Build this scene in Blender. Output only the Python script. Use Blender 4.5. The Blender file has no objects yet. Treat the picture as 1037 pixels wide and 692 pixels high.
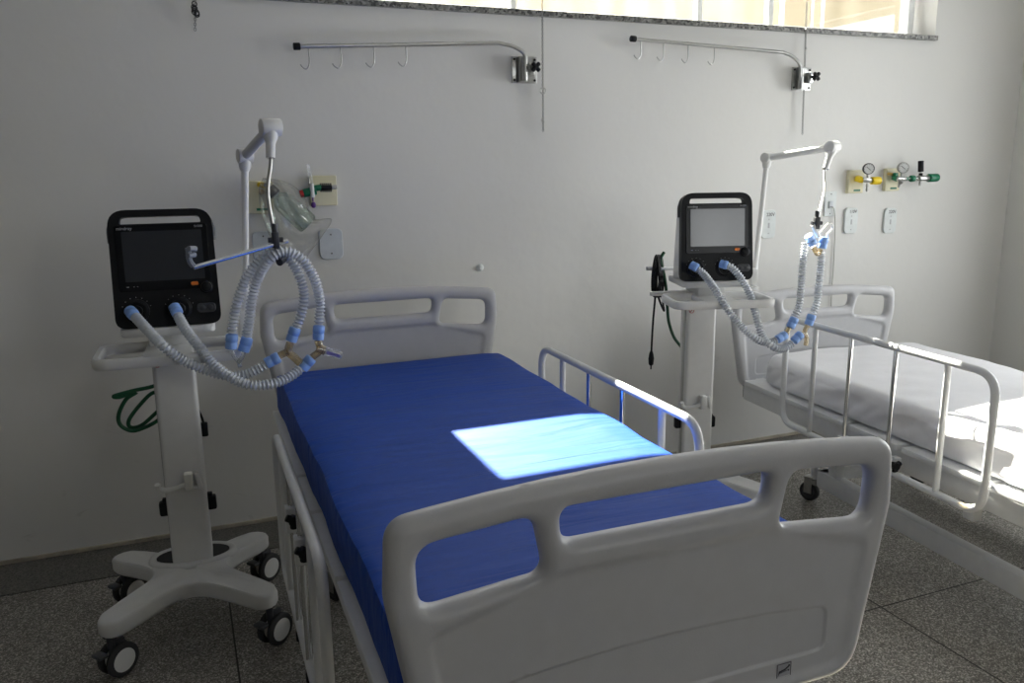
import bpy, bmesh, math, random
from mathutils import Vector, Matrix, noise
from mathutils.geometry import delaunay_2d_cdt
random.seed(7)
S = bpy.context.scene
COL = S.collection
R = math.radians
PI = math.pi

# ------------------------------------------------------------------ camera
CAM = Vector((0.0, -3.3703, 1.4506))
YAW, PITCH, ROLL, FPX = R(22.022), R(12.099), R(-0.6944), 828.9
FW = Vector((math.sin(YAW)*math.cos(PITCH), math.cos(YAW)*math.cos(PITCH), -math.sin(PITCH)))
_r = Vector((math.cos(YAW), -math.sin(YAW), 0)); _u = _r.cross(FW)
RT = _r*math.cos(ROLL) + _u*math.sin(ROLL)
UP = -_r*math.sin(ROLL) + _u*math.cos(ROLL)
cd = bpy.data.cameras.new('camera'); cam = bpy.data.objects.new('camera', cd); COL.objects.link(cam)
cd.sensor_width = 36; cd.lens = 36*FPX/1037; cd.clip_start = 0.05; cd.clip_end = 100
cam.matrix_world = Matrix(((RT.x, UP.x, -FW.x, CAM.x), (RT.y, UP.y, -FW.y, CAM.y), (RT.z, UP.z, -FW.z, CAM.z), (0, 0, 0, 1)))
S.camera = cam

def W(px, py, y):
    """world point on the plane Y = y that the photo shows at a pixel"""
    d = FW + RT*((px-518.5)/FPX) - UP*((py-346)/FPX)
    return CAM + d*((y-CAM.y)/d.y)

# ------------------------------------------------------------------ world, sun, exposure
S.view_settings.view_transform = 'Standard'; S.view_settings.look = 'None'
S.view_settings.exposure = 0.32; S.view_settings.gamma = 1.0
S.view_settings.use_curve_mapping = False
S.cycles.use_denoising = True
S.cycles.max_bounces = 10; S.cycles.diffuse_bounces = 6; S.cycles.transparent_max_bounces = 24
S.cycles.caustics_reflective = False; S.cycles.caustics_refractive = False
S.cycles.sample_clamp_indirect = 6.0
world = bpy.data.worlds.new('world'); S.world = world; world.use_nodes = True
bg = world.node_tree.nodes['Background']
bg.inputs[0].default_value = (0.97, 0.97, 0.98, 1); bg.inputs[1].default_value = 7.0
SUN_TAN = 1.02
sl = bpy.data.lights.new('sun', 'SUN'); sun = bpy.data.objects.new('sun', sl); COL.objects.link(sun)
sl.energy = 80; sl.angle = R(0.55); sl.color = (1.0, 0.93, 0.80)
sun.rotation_euler = (-(PI/2 - math.atan(SUN_TAN)), 0, 0); sun.location = (2, 4, 6)
WX0, WX1, WZ0, WZ1 = 0.605, 3.785, 2.092, 2.69          # the window opening
pl = bpy.data.lights.new('window_daylight', 'AREA'); portal = bpy.data.objects.new('window_daylight', pl); COL.objects.link(portal)
pl.shape = 'RECTANGLE'; pl.size = WX1-WX0; pl.size_y = WZ1-WZ0; pl.energy = 1; pl.cycles.is_portal = True
portal.location = ((WX0+WX1)/2, 0.19, (WZ0+WZ1)/2); portal.rotation_euler = (R(-90), 0, 0)
# two unseen windows added for fill light, behind and beside the camera: (wall, from, to, sill, head)
ADDED_WINDOWS = [('right', -2.35, -0.7, 0.5, 2.45), ('front', 1.75, 2.95, 1.55, 2.5)]
for w_, a_, b_, z0_, z1_ in ADDED_WINDOWS:
    p2 = bpy.data.lights.new('added_daylight', 'AREA'); q2 = bpy.data.objects.new('added_daylight', p2); COL.objects.link(q2)  # portal of an added window
    p2.shape = 'RECTANGLE'; p2.energy = 1; p2.cycles.is_portal = True
    if w_ == 'right':
        p2.size, p2.size_y = z1_-z0_, b_-a_; q2.location = (4.66, (a_+b_)/2, (z0_+z1_)/2); q2.rotation_euler = (0, R(90), 0)
    else:
        p2.size, p2.size_y = b_-a_, z1_-z0_; q2.location = ((a_+b_)/2, -6.69, (z0_+z1_)/2); q2.rotation_euler = (R(90), 0, 0)

# ------------------------------------------------------------------ materials
def nt(name):
    m = bpy.data.materials.new(name); m.use_nodes = True
    return m, m.node_tree, m.node_tree.nodes, m.node_tree.links, m.node_tree.nodes['Principled BSDF']
def mat(name, col, rough=0.5, metal=0.0, var=0.06, scale=30, bump=0.0, bscale=200, spec=0.5, alpha=None, coat=0):
    m, t, N, L, b = nt(name)
    tc = N.new('ShaderNodeTexCoord'); nz = N.new('ShaderNodeTexNoise'); nz.inputs['Scale'].default_value = scale
    nz.inputs['Detail'].default_value = 4
    L.new(tc.outputs['Object'], nz.inputs['Vector'])
    rp = N.new('ShaderNodeValToRGB'); c = Vector(col)
    rp.color_ramp.elements[0].position = 0.3; rp.color_ramp.elements[1].position = 0.7
    rp.color_ramp.elements[0].color = (*(c*(1-var)), 1); rp.color_ramp.elements[1].color = (*(c*(1+var)), 1)
    L.new(nz.outputs['Fac'], rp.inputs[0]); L.new(rp.outputs[0], b.inputs['Base Color'])
    b.inputs['Roughness'].default_value = rough; b.inputs['Metallic'].default_value = metal
    b.inputs['Specular IOR Level'].default_value = spec
    if coat: b.inputs['Coat Weight'].default_value = coat
    if alpha is not None:
        b.inputs['Alpha'].default_value = alpha
    if bump:
        n2 = N.new('ShaderNodeTexNoise'); n2.inputs['Scale'].default_value = bscale
        L.new(tc.outputs['Object'], n2.inputs['Vector'])
        bp = N.new('ShaderNodeBump'); bp.inputs['Strength'].default_value = bump; bp.inputs['Distance'].default_value = 0.002
        L.new(n2.outputs['Fac'], bp.inputs['Height']); L.new(bp.outputs[0], b.inputs['Normal'])
    return m
def clear(name, tint, gloss=0.12, body=0.0, bodycol=(0.8, 0.85, 0.9), rough=0.08, fres=0.5):
    """thin see-through plastic or glass: transparent + glossy (+ a little milky body)"""
    m, t, N, L, b = nt(name)
    tr = N.new('ShaderNodeBsdfTransparent'); tr.inputs[0].default_value = (*tint, 1)
    gl = N.new('ShaderNodeBsdfGlossy'); gl.inputs['Roughness'].default_value = rough
    lw = N.new('ShaderNodeLayerWeight'); lw.inputs['Blend'].default_value = 0.35
    ma = N.new('ShaderNodeMath'); ma.operation = 'MULTIPLY_ADD'; ma.inputs[1].default_value = fres; ma.inputs[2].default_value = gloss
    L.new(lw.outputs['Fresnel'], ma.inputs[0])
    m1 = N.new('ShaderNodeMixShader'); L.new(ma.outputs[0], m1.inputs[0]); L.new(tr.outputs[0], m1.inputs[1]); L.new(gl.outputs[0], m1.inputs[2])
    out = m1
    if body:
        b.inputs['Base Color'].default_value = (*bodycol, 1); b.inputs['Roughness'].default_value = 0.35
        m2 = N.new('ShaderNodeMixShader'); m2.inputs[0].default_value = body
        L.new(m1.outputs[0], m2.inputs[1]); L.new(b.outputs[0], m2.inputs[2]); out = m2
    L.new(out.outputs[0], N['Material Output'].inputs[0])
    return m
def wall_mat():
    m, t, N, L, b = nt('white_wall_paint')
    tc = N.new('ShaderNodeTexCoord')
    n1 = N.new('ShaderNodeTexNoise'); n1.inputs['Scale'].default_value = 1.3; n1.inputs['Detail'].default_value = 5
    n2 = N.new('ShaderNodeTexNoise'); n2.inputs['Scale'].default_value = 9; n2.inputs['Detail'].default_value = 8; n2.inputs['Distortion'].default_value = 0.8
    mp = N.new('ShaderNodeMapping'); mp.inputs['Scale'].default_value = (1, 1, 2.2)
    L.new(tc.outputs['Object'], n1.inputs['Vector']); L.new(tc.outputs['Object'], mp.inputs[0]); L.new(mp.outputs[0], n2.inputs['Vector'])
    r1 = N.new('ShaderNodeValToRGB'); r1.color_ramp.elements[0].color = (0.70, 0.695, 0.675, 1); r1.color_ramp.elements[1].color = (0.77, 0.765, 0.745, 1)
    L.new(n1.outputs['Fac'], r1.inputs[0])
    # scuff marks, only on the lower part of the wall
    r2 = N.new('ShaderNodeValToRGB'); r2.color_ramp.elements[0].position = 0.66; r2.color_ramp.elements[0].color = (0, 0, 0, 1)
    r2.color_ramp.elements[1].position = 0.78; r2.color_ramp.elements[1].color = (1, 1, 1, 1)
    L.new(n2.outputs['Fac'], r2.inputs[0])
    sx = N.new('ShaderNodeSeparateXYZ'); L.new(tc.outputs['Object'], sx.inputs[0])
    mr = N.new('ShaderNodeMapRange'); mr.inputs[1].default_value = 0.9; mr.inputs[2].default_value = 0.2; mr.inputs[3].default_value = 0; mr.inputs[4].default_value = 0.45
    L.new(sx.outputs['Z'], mr.inputs[0])
    mu = N.new('ShaderNodeMath'); mu.operation = 'MULTIPLY'; L.new(r2.outputs[0], mu.inputs[0]); L.new(mr.outputs[0], mu.inputs[1])
    mx = N.new('ShaderNodeMixRGB'); mx.inputs[2].default_value = (0.42, 0.41, 0.38, 1)
    L.new(mu.outputs[0], mx.inputs[0]); L.new(r1.outputs[0], mx.inputs[1]); L.new(mx.outputs[0], b.inputs['Base Color'])
    b.inputs['Roughness'].default_value = 0.45; b.inputs['Specular IOR Level'].default_value = 0.4
    n3 = N.new('ShaderNodeTexNoise'); n3.inputs['Scale'].default_value = 14; L.new(tc.outputs['Object'], n3.inputs['Vector'])
    bp = N.new('ShaderNodeBump'); bp.inputs['Strength'].default_value = 0.15; bp.inputs['Distance'].default_value = 0.01
    L.new(n3.outputs['Fac'], bp.inputs['Height']); L.new(bp.outputs[0], b.inputs['Normal'])
    return m
JX, JY, JSX, JSY = 2.057, -1.531, 1.003, 1.26       # floor joint crossing and spacing
def floor_mat():
    m, t, N, L, b = nt('granilite_floor')
    tc = N.new('ShaderNodeTexCoord')
    v = N.new('ShaderNodeTexVoronoi'); v.inputs['Scale'].default_value = 260
    n = N.new('ShaderNodeTexNoise'); n.inputs['Scale'].default_value = 170; n.inputs['Detail'].default_value = 3
    n2 = N.new('ShaderNodeTexNoise'); n2.inputs['Scale'].default_value = 2.0; n2.inputs['Detail'].default_value = 5
    for q in (v, n, n2): L.new(tc.outputs['Object'], q.inputs['Vector'])
    sv = N.new('ShaderNodeSeparateColor'); L.new(v.outputs['Color'], sv.inputs[0])
    rp = N.new('ShaderNodeValToRGB'); cr = rp.color_ramp
    cr.elements[0].position = 0.0; cr.elements[0].color = (0.125, 0.116, 0.10, 1)
    cr.elements[1].position = 1.0; cr.elements[1].color = (0.75, 0.71, 0.65, 1)
    e = cr.elements.new(0.45); e.color = (0.23, 0.216, 0.19, 1)
    e = cr.elements.new(0.8); e.color = (0.43, 0.405, 0.365, 1)
    L.new(sv.outputs[0], rp.inputs[0])
    mx = N.new('ShaderNodeMixRGB'); mx.blend_type = 'MULTIPLY'; mx.inputs[0].default_value = 1
    r2 = N.new('ShaderNodeValToRGB'); r2.color_ramp.elements[0].position = .3; r2.color_ramp.elements[0].color = (.7, .7, .7, 1); r2.color_ramp.elements[1].position = .7
    L.new(n2.outputs['Fac'], r2.inputs[0]); L.new(rp.outputs[0], mx.inputs[1]); L.new(r2.outputs[0], mx.inputs[2])
    # joints
    sx = N.new('ShaderNodeSeparateXYZ'); L.new(tc.outputs['Object'], sx.inputs[0])
    def line(src, off, JS):
        a = N.new('ShaderNodeMath'); a.operation = 'SUBTRACT'; a.inputs[1].default_value = off; L.new(src, a.inputs[0])
        c = N.new('ShaderNodeMath'); c.operation = 'PINGPONG'; c.inputs[1].default_value = JS/2; L.new(a.outputs[0], c.inputs[0])
        d = N.new('ShaderNodeMath'); d.operation = 'LESS_THAN'; d.inputs[1].default_value = 0.0028; L.new(c.outputs[0], d.inputs[0])
        return d
    a = line(sx.outputs['X'], JX, JSX); c = line(sx.outputs['Y'], JY, JSY)
    o = N.new('ShaderNodeMath'); o.operation = 'MAXIMUM'; L.new(a.outputs[0], o.inputs[0]); L.new(c.outputs[0], o.inputs[1])
    m2 = N.new('ShaderNodeMixRGB'); m2.inputs[2].default_value = (0.02, 0.017, 0.013, 1)
    L.new(o.outputs[0], m2.inputs[0]); L.new(mx.outputs[0], m2.inputs[1]); L.new(m2.outputs[0], b.inputs['Base Color'])
    b.inputs['Roughness'].default_value = 0.42; b.inputs['Specular IOR Level'].default_value = 0.35
    return m
def granite_mat(name, lo, hi, sc):
    m, t, N, L, b = nt(name)
    tc = N.new('ShaderNodeTexCoord'); v = N.new('ShaderNodeTexVoronoi'); v.inputs['Scale'].default_value = sc
    L.new(tc.outputs['Object'], v.inputs['Vector'])
    sv = N.new('ShaderNodeSeparateColor'); L.new(v.outputs['Color'], sv.inputs[0])
    rp = N.new('ShaderNodeValToRGB'); rp.color_ramp.elements[0].color = (*lo, 1); rp.color_ramp.elements[1].color = (*hi, 1)
    L.new(sv.outputs[0], rp.inputs[0]); L.new(rp.outputs[0], b.inputs['Base Color']); b.inputs['Roughness'].default_value = .3
    return m
def blue_mat():
    m, t, N, L, b = nt('blue_vinyl')
    tc = N.new('ShaderNodeTexCoord'); mp = N.new('ShaderNodeMapping'); mp.inputs['Scale'].default_value = (1.2, 7, 3); mp.inputs['Rotation'].default_value = (0, 0, R(9))
    n = N.new('ShaderNodeTexNoise'); n.inputs['Scale'].default_value = 2.2; n.inputs['Detail'].default_value = 3; n.inputs['Distortion'].default_value = 0.6
    L.new(tc.outputs['Object'], mp.inputs[0]); L.new(mp.outputs[0], n.inputs['Vector'])
    n2 = N.new('ShaderNodeTexNoise'); n2.inputs['Scale'].default_value = 60; L.new(tc.outputs['Object'], n2.inputs['Vector'])
    rp = N.new('ShaderNodeValToRGB'); rp.color_ramp.elements[0].color = (0.010, 0.056, 0.34, 1); rp.color_ramp.elements[1].color = (0.014, 0.074, 0.42, 1)
    L.new(n2.outputs['Fac'], rp.inputs[0]); L.new(rp.outputs[0], b.inputs['Base Color'])
    bp = N.new('ShaderNodeBump'); bp.inputs['Strength'].default_value = 0.5; bp.inputs['Distance'].default_value = 0.022
    L.new(n.outputs['Fac'], bp.inputs['Height']); L.new(bp.outputs[0], b.inputs['Normal'])
    b.inputs['Roughness'].default_value = 0.5; b.inputs['Specular IOR Level'].default_value = 0.15
    return m
def outside_mat():
    m, t, N, L, b = nt('weathered_cream_render')
    tc = N.new('ShaderNodeTexCoord'); mp = N.new('ShaderNodeMapping'); mp.inputs['Scale'].default_value = (3, 1, .5)
    n = N.new('ShaderNodeTexNoise'); n.inputs['Scale'].default_value = 1.6; n.inputs['Detail'].default_value = 6
    L.new(tc.outputs['Object'], mp.inputs[0]); L.new(mp.outputs[0], n.inputs['Vector'])
    rp = N.new('ShaderNodeValToRGB'); rp.color_ramp.elements[0].position = .35; rp.color_ramp.elements[0].color = (0.17, 0.14, 0.088, 1); rp.color_ramp.elements[1].position = .7; rp.color_ramp.elements[1].color = (0.24, 0.205, 0.14, 1)
    L.new(n.outputs['Fac'], rp.inputs[0]); L.new(rp.outputs[0], b.inputs['Base Color']); b.inputs['Roughness'].default_value = .9
    return m

M = dict(
    wall=wall_mat(), floor=floor_mat(), blue=blue_mat(), outside=outside_mat(),
    ceiling=mat('white_ceiling_paint', (.78, .78, .77), .8, scale=3),
    granite=granite_mat('grey_granite', (.02, .02, .02), (.33, .33, .31), 110),
    skirting=granite_mat('dark_granilite_skirting', (.035, .033, .030), (.20, .19, .17), 260),
    cementlip=mat('stained_cement_lip', (.42, .38, .31), .8, var=.3, scale=8),
    window=mat('white_window_paint', (.80, .82, .84), .4),
    abs=mat('grey_moulded_plastic', (.57, .572, .59), .38, var=.02, bump=.12, bscale=500),
    steelw=mat('white_powder_coat', (.74, .75, .76), .35, var=.03),
    ventw=mat('white_ventilator_plastic', (.77, .77, .76), .42, var=.02),
    black=mat('black_plastic', (.010, .011, .013), .42, var=.1, spec=.22),
    rubber=mat('black_rubber', (.025, .025, .027), .65),
    darkgrey=mat('dark_grey_plastic', (.05, .053, .06), .4),
    screen=mat('dark_screen_glass', (.034, .038, .045), .12, var=.02, spec=.42),
    bezel=mat('gloss_black_bezel', (.009, .010, .012), .25, spec=.18),
    chrome=mat('chrome', (.78, .79, .80), .14, 1.0, var=.03),
    chainsteel=mat('dull_chain_steel', (.36, .36, .35), .45, .8),
    steel=mat('brushed_steel', (.46, .46, .45), .30, 1.0, var=.06, scale=80),
    brass=mat('brass', (.55, .38, .14), .3, 1.0),
    sheet=mat('white_cotton_sheet', (.80, .80, .83), .8, var=.015, bump=.15, bscale=900),
    foam=mat('mattress_cover', (.55, .57, .62), .6),
    cuff=mat('light_blue_cuff', (.25, .43, .85), .45, var=.04),
    orange=mat('orange_button', (.9, .22, .02), .4),
    red=mat('red_plastic', (.5, .02, .02), .4),
    green=mat('green_plastic', (.0, .16, .075), .4),
    hosegreen=mat('green_rubber_hose', (.004, .075, .03), .45),
    yellow=mat('yellow_plastic', (.85, .62, .01), .4),
    cream=mat('cream_outlet_plastic', (.80, .76, .55), .5, var=.03),
    purple=mat('purple_plastic', (.10, .03, .22), .4),
    plate=mat('pale_grey_plate', (.60, .64, .67), .45),
    platelight=mat('white_socket_plate', (.72, .76, .76), .45),
    ink=mat('dark_ink', (.03, .03, .035), .7),
    greytext=mat('grey_print', (.45, .46, .48), .6),
    label=mat('purple_label_film', (.18, .16, .42), .5, var=.3, scale=120),
    sticker=mat('grey_label_film', (.42, .42, .46), .5),
    clipgrey=mat('blue_grey_clip', (.20, .22, .27), .4),
    cordgrey=mat('grey_cable_sheath', (.42, .42, .38), .5),
    dial=mat('white_dial', (.75, .76, .76), .4),
    hose=clear('milky_corrugated_plastic', (.94, .95, .97), .10, .55, (.80, .84, .90), .25),
    amber=clear('amber_plastic', (.90, .80, .60), .12, .22, (.62, .50, .30), .08),
    clearpl=clear('clear_plastic', (.92, .93, .93), .12, .10),
    glass=clear('clear_glass', (.84, .92, .89), .10, 0, rough=.03),
    film=clear('clear_plastic_film', (.955, .955, .94), .08, .10, (.78, .78, .74), .12, .26),
    pane=clear('window_glass', (.97, .985, .98), .02, 0, rough=.01),
)

# ------------------------------------------------------------------ mesh helpers
def obj(name, bm, m, parent=None, smooth=True, angle=40):
    bmesh.ops.recalc_face_normals(bm, faces=bm.faces)
    me = bpy.data.meshes.new(name); bm.to_mesh(me); bm.free()
    if smooth:
        me.polygons.foreach_set('use_smooth', [True]*len(me.polygons))
        me.set_sharp_from_angle(angle=R(angle))
    if m: me.materials.append(m if not isinstance(m, str) else M[m])
    o = bpy.data.objects.new(name, me); COL.objects.link(o)
    if parent: o.parent = parent
    return o
def empty(name, loc=(0, 0, 0), rz=0):
    o = bpy.data.objects.new(name, None); COL.objects.link(o)
    o.location = loc; o.rotation_euler = (0, 0, rz); o.empty_display_size = .1
    return o
def tag(o, label, cat=None, group=None, kind=None):
    if label: o['label'] = label
    if cat: o['category'] = cat
    if group: o['group'] = group
    if kind: o['kind'] = kind
    return o
def struct(name, bm, m, parent=None, smooth=False):
    o = obj(name, bm, m, parent, smooth)
    if not parent: o['kind'] = 'structure'
    return o
def NB(): return bmesh.new()
def box(bm, c, s, bev=0.0, rot=None, seg=2):
    r = bmesh.ops.create_cube(bm, size=1.0); vs = r['verts']
    for v in vs: v.co = Vector((v.co.x*s[0], v.co.y*s[1], v.co.z*s[2]))
    if bev:
        es = list({e for v in vs for e in v.link_edges})
        rr = bmesh.ops.bevel(bm, geom=es, offset=bev, segments=seg, profile=.5, affect='EDGES')
        vs = list({v for f in rr['faces'] for v in f.verts} | {v for v in vs if v.is_valid})
    mt = Matrix.Translation(Vector(c))
    if rot is not None: mt = mt @ rot
    for v in vs: v.co = mt @ v.co
    return vs
def catmull(P, n=8, closed=False):
    P = [Vector(p) for p in P]; out = []; N = len(P)
    rng = range(N if closed else N-1)
    for i in rng:
        p1, p2 = P[i], P[(i+1) % N]
        p0 = P[i-1] if (i > 0 or closed) else p1*2-p2
        p3 = P[(i+2) % N] if (i+2 < N or closed) else p2*2-p1
        for k in range(n):
            t = k/n
            out.append(.5*((2*p1)+(-p0+p2)*t+(2*p0-5*p1+4*p2-p3)*t*t+(-p0+3*p1-3*p2+p3)*t**3))
    if not closed: out.append(P[-1])
    return out
def resample(P, step):
    P = [Vector(p) for p in P]; L = [0]
    for a, b in zip(P, P[1:]): L.append(L[-1]+(b-a).length)
    n = max(2, int(L[-1]/step)); out = []; j = 0
    for i in range(n+1):
        s = L[-1]*i/n
        while j < len(L)-2 and L[j+1] < s: j += 1
        d = L[j+1]-L[j]; out.append(P[j].lerp(P[j+1], (s-L[j])/d if d else 0))
    return out
def tube(bm, P, r, seg=12, closed=False, cap=True):
    P = [Vector(p) for p in P]; n = len(P)
    rad = r if callable(r) else (lambda i: r)
    T = []
    for i in range(n):
        a = P[i-1] if (i > 0 or closed) else P[i]; b = P[(i+1) % n] if (i < n-1 or closed) else P[i]
        T.append((b-a).normalized())
    ref = Vector((0, 0, 1)) if abs(T[0].z) < .9 else Vector((1, 0, 0))
    u = (ref-T[0]*ref.dot(T[0])).normalized(); rings = []
    for i in range(n):
        u = (u-T[i]*u.dot(T[i])).normalized(); v = T[i].cross(u); rr = rad(i)
        rings.append([bm.verts.new(P[i]+(u*math.cos(2*PI*k/seg)+v*math.sin(2*PI*k/seg))*rr) for k in range(seg)])
    m = n if closed else n-1
    for i in range(m):
        a, b = rings[i], rings[(i+1) % n]
        for k in range(seg):
            try: bm.faces.new((a[k], a[(k+1) % seg], b[(k+1) % seg], b[k]))
            except ValueError: pass
    if cap and not closed:
        bm.faces.new(rings[0][::-1]); bm.faces.new(rings[-1])
def rod(bm, a, b, r, seg=14, bev=0.0):
    a, b = Vector(a), Vector(b)
    if bev:
        d = (b-a).normalized()
        P = [a, a+d*bev*.3, a+d*bev, b-d*bev, b-d*bev*.3, b]; Q = [r-bev, r-bev*.3, r, r, r-bev*.3, r-bev]
        tube(bm, P, lambda i: Q[i], seg)
    else: tube(bm, [a, b], r, seg)
def lathe(bm, prof, origin=(0, 0, 0), axis=(0, 0, 1), seg=24):
    """prof: list of (radius, height) turned about axis at origin"""
    ax = Vector(axis).normalized(); q = Vector((0, 0, 1)).rotation_difference(ax).to_matrix(); o = Vector(origin); rings = []
    for r, h in prof:
        if r < 1e-6: rings.append([bm.verts.new(o+q @ Vector((0, 0, h)))])
        else: rings.append([bm.verts.new(o+q @ Vector((r*math.cos(2*PI*k/seg), r*math.sin(2*PI*k/seg), h))) for k in range(seg)])
    for a, b in zip(rings, rings[1:]):
        for k in range(seg):
            f = [a[k % len(a)], a[(k+1) % len(a)], b[(k+1) % len(b)], b[k % len(b)]]
            f = list(dict.fromkeys(f))
            if len(f) > 2: bm.faces.new(f)
    if len(rings[0]) > 1: bm.faces.new(rings[0][::-1])
    if len(rings[-1]) > 1: bm.faces.new(rings[-1])
def fillet(P, rads, n=6):
    """round the corners of a closed 2D polygon"""
    out = []; N = len(P)
    for i in range(N):
        p = Vector(P[i]); a = Vector(P[i-1])-p; b = Vector(P[(i+1) % N])-p
        r = rads[i] if hasattr(rads, '__len__') else rads
        if r <= 0: out.append(p); continue
        ang = a.angle(b); d = min(r/math.tan(ang/2), a.length*.49, b.length*.49)
        p0, p1 = p+a.normalized()*d, p+b.normalized()*d
        for k in range(n+1):
            t = k/n; out.append(p0*(1-t)**2+p*2*t*(1-t)+p1*t*t)
    return out
def prism(bm, poly, f, t0, t1, bev=0.0):
    """poly 2D closed; f(x, y, t) -> 3D; between t0 and t1 with a small edge chamfer"""
    n = len(poly); c = sum((Vector(p) for p in poly), Vector((0, 0)))/n
    def inset(k):
        return [Vector(p)+(c-Vector(p)).normalized()*k for p in poly]
    L = [(inset(bev), t0), (poly, t0+bev*(1 if t1 > t0 else -1)), (poly, t1-bev*(1 if t1 > t0 else -1)), (inset(bev), t1)] if bev else [(poly, t0), (poly, t1)]
    rings = [[bm.verts.new(f(p[0], p[1], t)) for p in q] for q, t in L]
    for a, b in zip(rings, rings[1:]):
        for k in range(n): bm.faces.new((a[k], a[(k+1) % n], b[(k+1) % n], b[k]))
    bm.faces.new(rings[0][::-1]); bm.faces.new(rings[-1])
def rrect(cx, cy, w, h, r, n=5):
    return fillet([(cx-w/2, cy-h/2), (cx+w/2, cy-h/2), (cx+w/2, cy+h/2), (cx-w/2, cy+h/2)], r, n)
def text_bm(body, size, f, depth=0.0006):
    """lettering as mesh; f maps local (x, y, 0) of the text to 3D"""
    cu = bpy.data.curves.new('lettering', 'FONT'); cu.body = body; cu.size = size; cu.extrude = depth; cu.align_x = 'CENTER'; cu.align_y = 'CENTER'
    o = bpy.data.objects.new('lettering', cu); COL.objects.link(o)
    dg = bpy.context.evaluated_depsgraph_get(); dg.update()
    me = bpy.data.meshes.new_from_object(o.evaluated_get(dg))
    bm = bmesh.new(); bm.from_mesh(me)
    bpy.data.objects.remove(o); bpy.data.curves.remove(cu); bpy.data.meshes.remove(me)
    for v in bm.verts: v.co = f(v.co)
    return bm
def gridbox(bm, x0, x1, y0, y1, z0, z1, nx, ny, nz, rad, disp=None):
    """rounded slab with an even grid on every side"""
    vs = {}
    def V(i, j, k):
        key = (i, j, k)
        if key not in vs:
            p = Vector((x0+(x1-x0)*i/nx, y0+(y1-y0)*j/ny, z0+(z1-z0)*k/nz))
            q = Vector((min(max(p.x, x0+rad), x1-rad), min(max(p.y, y0+rad), y1-rad), min(max(p.z, z0+rad), z1-rad)))
            d = p-q
            if d.length > rad: p = q+d.normalized()*rad
            if disp: p = disp(p)
            vs[key] = bm.verts.new(p)
        return vs[key]
    for i in range(nx):
        for j in range(ny):
            for k in (0, nz): bm.faces.new((V(i, j, k), V(i+1, j, k), V(i+1, j+1, k), V(i, j+1, k)))
    for i in range(nx):
        for k in range(nz):
            for j in (0, ny): bm.faces.new((V(i, j, k), V(i+1, j, k), V(i+1, j, k+1), V(i, j, k+1)))
    for j in range(ny):
        for k in range(nz):
            for i in (0, nx): bm.faces.new((V(i, j, k), V(i, j+1, k), V(i, j+1, k+1), V(i, j, k+1)))

# ------------------------------------------------------------------ the room
RX0, RX1, RY0, RZ = -4.6, 4.47, -6.5, 3.15
bm = NB(); box(bm, ((RX0+RX1)/2, RY0/2, -.05), (RX1-RX0+.4, -RY0+.4, .1)); struct('floor', bm, 'floor')
bm = NB(); box(bm, ((RX0+RX1)/2, RY0/2, RZ+.05), (RX1-RX0+.4, -RY0+.4, .1)); struct('ceiling', bm, 'ceiling')
bm = NB()
box(bm, ((RX0-.2+WX0)/2, .1, RZ/2), (WX0-RX0+.2, .2, RZ))
box(bm, ((RX1+.2+WX1)/2, .1, RZ/2), (RX1+.2-WX1, .2, RZ))
box(bm, ((WX0+WX1)/2, .1, (WZ0-.023)/2), (WX1-WX0, .2, WZ0-.023))
box(bm, ((WX0+WX1)/2, .1, (RZ+WZ1)/2), (WX1-WX0, .2, RZ-WZ1))
struct('wall_back', bm, 'wall')
bm = NB(); box(bm, (RX0-.1, RY0/2, RZ/2), (.2, -RY0, RZ)); struct('wall_left', bm, 'wall')
def pierced(name, lo, hi, wins, f, num):
    """a wall from lo to hi along its length with openings for the added windows; f places (along, depth, z)"""
    bm = NB(); cur = lo
    def blk(a, b, z0, z1):
        c = f((a+b)/2, .1, (z0+z1)/2); d = f(b-a, .2, z1-z0)-f(0, 0, 0); box(bm, c, [abs(v) for v in d])
    for a, b, z0, z1 in sorted(wins):
        blk(cur, a, 0, RZ); blk(a, b, 0, z0); blk(a, b, z1, RZ); cur = b
    blk(cur, hi, 0, RZ); struct(name, bm, 'wall')
    for a, b, z0, z1 in wins:
        o0 = f((a+b)/2, .1, z0); w2 = tag(empty('window_%d' % num, o0), None, kind='structure'); hh = z1-z0  # invented out-of-view window that lets in extra skylight
        def bx(bm, p, q, e, t, r, d):
            c = f((p+q)/2, .1, (e+t)/2)-o0; dd = f(q-p, d, t-e)-f(0, 0, 0); box(bm, c, [abs(v) for v in dd], r)
        bm = NB()
        for p in (a, b-.04): bx(bm, p, p+.04, z0, z1, .003, .05)
        for e in (z0, z1-.04): bx(bm, a, b, e, e+.04, .003, .05)
        struct('window_frame', bm, 'window', w2)
        bm = NB(); bx(bm, (a+b)/2-.018, (a+b)/2+.018, z0+.04, z1-.04, .003, .04); struct('mullion', bm, 'window', w2)
        bm = NB(); bx(bm, a+.03, b-.03, z0+.03, z1-.03, 0, .004); struct('pane', bm, 'pane', w2)
        num += 1
pierced('wall_right', RY0, 0, [w[1:] for w in ADDED_WINDOWS if w[0] == 'right'], lambda a, d, z: Vector((RX1+d, a, z)), 2)
pierced('wall_front', RX0-.2, RX1+.2, [w[1:] for w in ADDED_WINDOWS if w[0] == 'front'], lambda a, d, z: Vector((a, RY0-d, z)), 3)
bm = NB(); box(bm, ((RX0+RX1)/2, -.005, .008), (RX1-RX0, .010, .016)); struct('baseboard_back', bm, 'cementlip')
bm = NB(); box(bm, ((RX0+RX1)/2, -.14, .001), (RX1-RX0, .262, .003)); tag(struct('trim_2', bm, 'skirting'), 'darker granilite border strip of the floor along the wall')
bm = NB(); box(bm, (RX1-.006, RY0/2, .016), (.012, -RY0-.03, .032)); struct('baseboard_right', bm, 'skirting')
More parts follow.
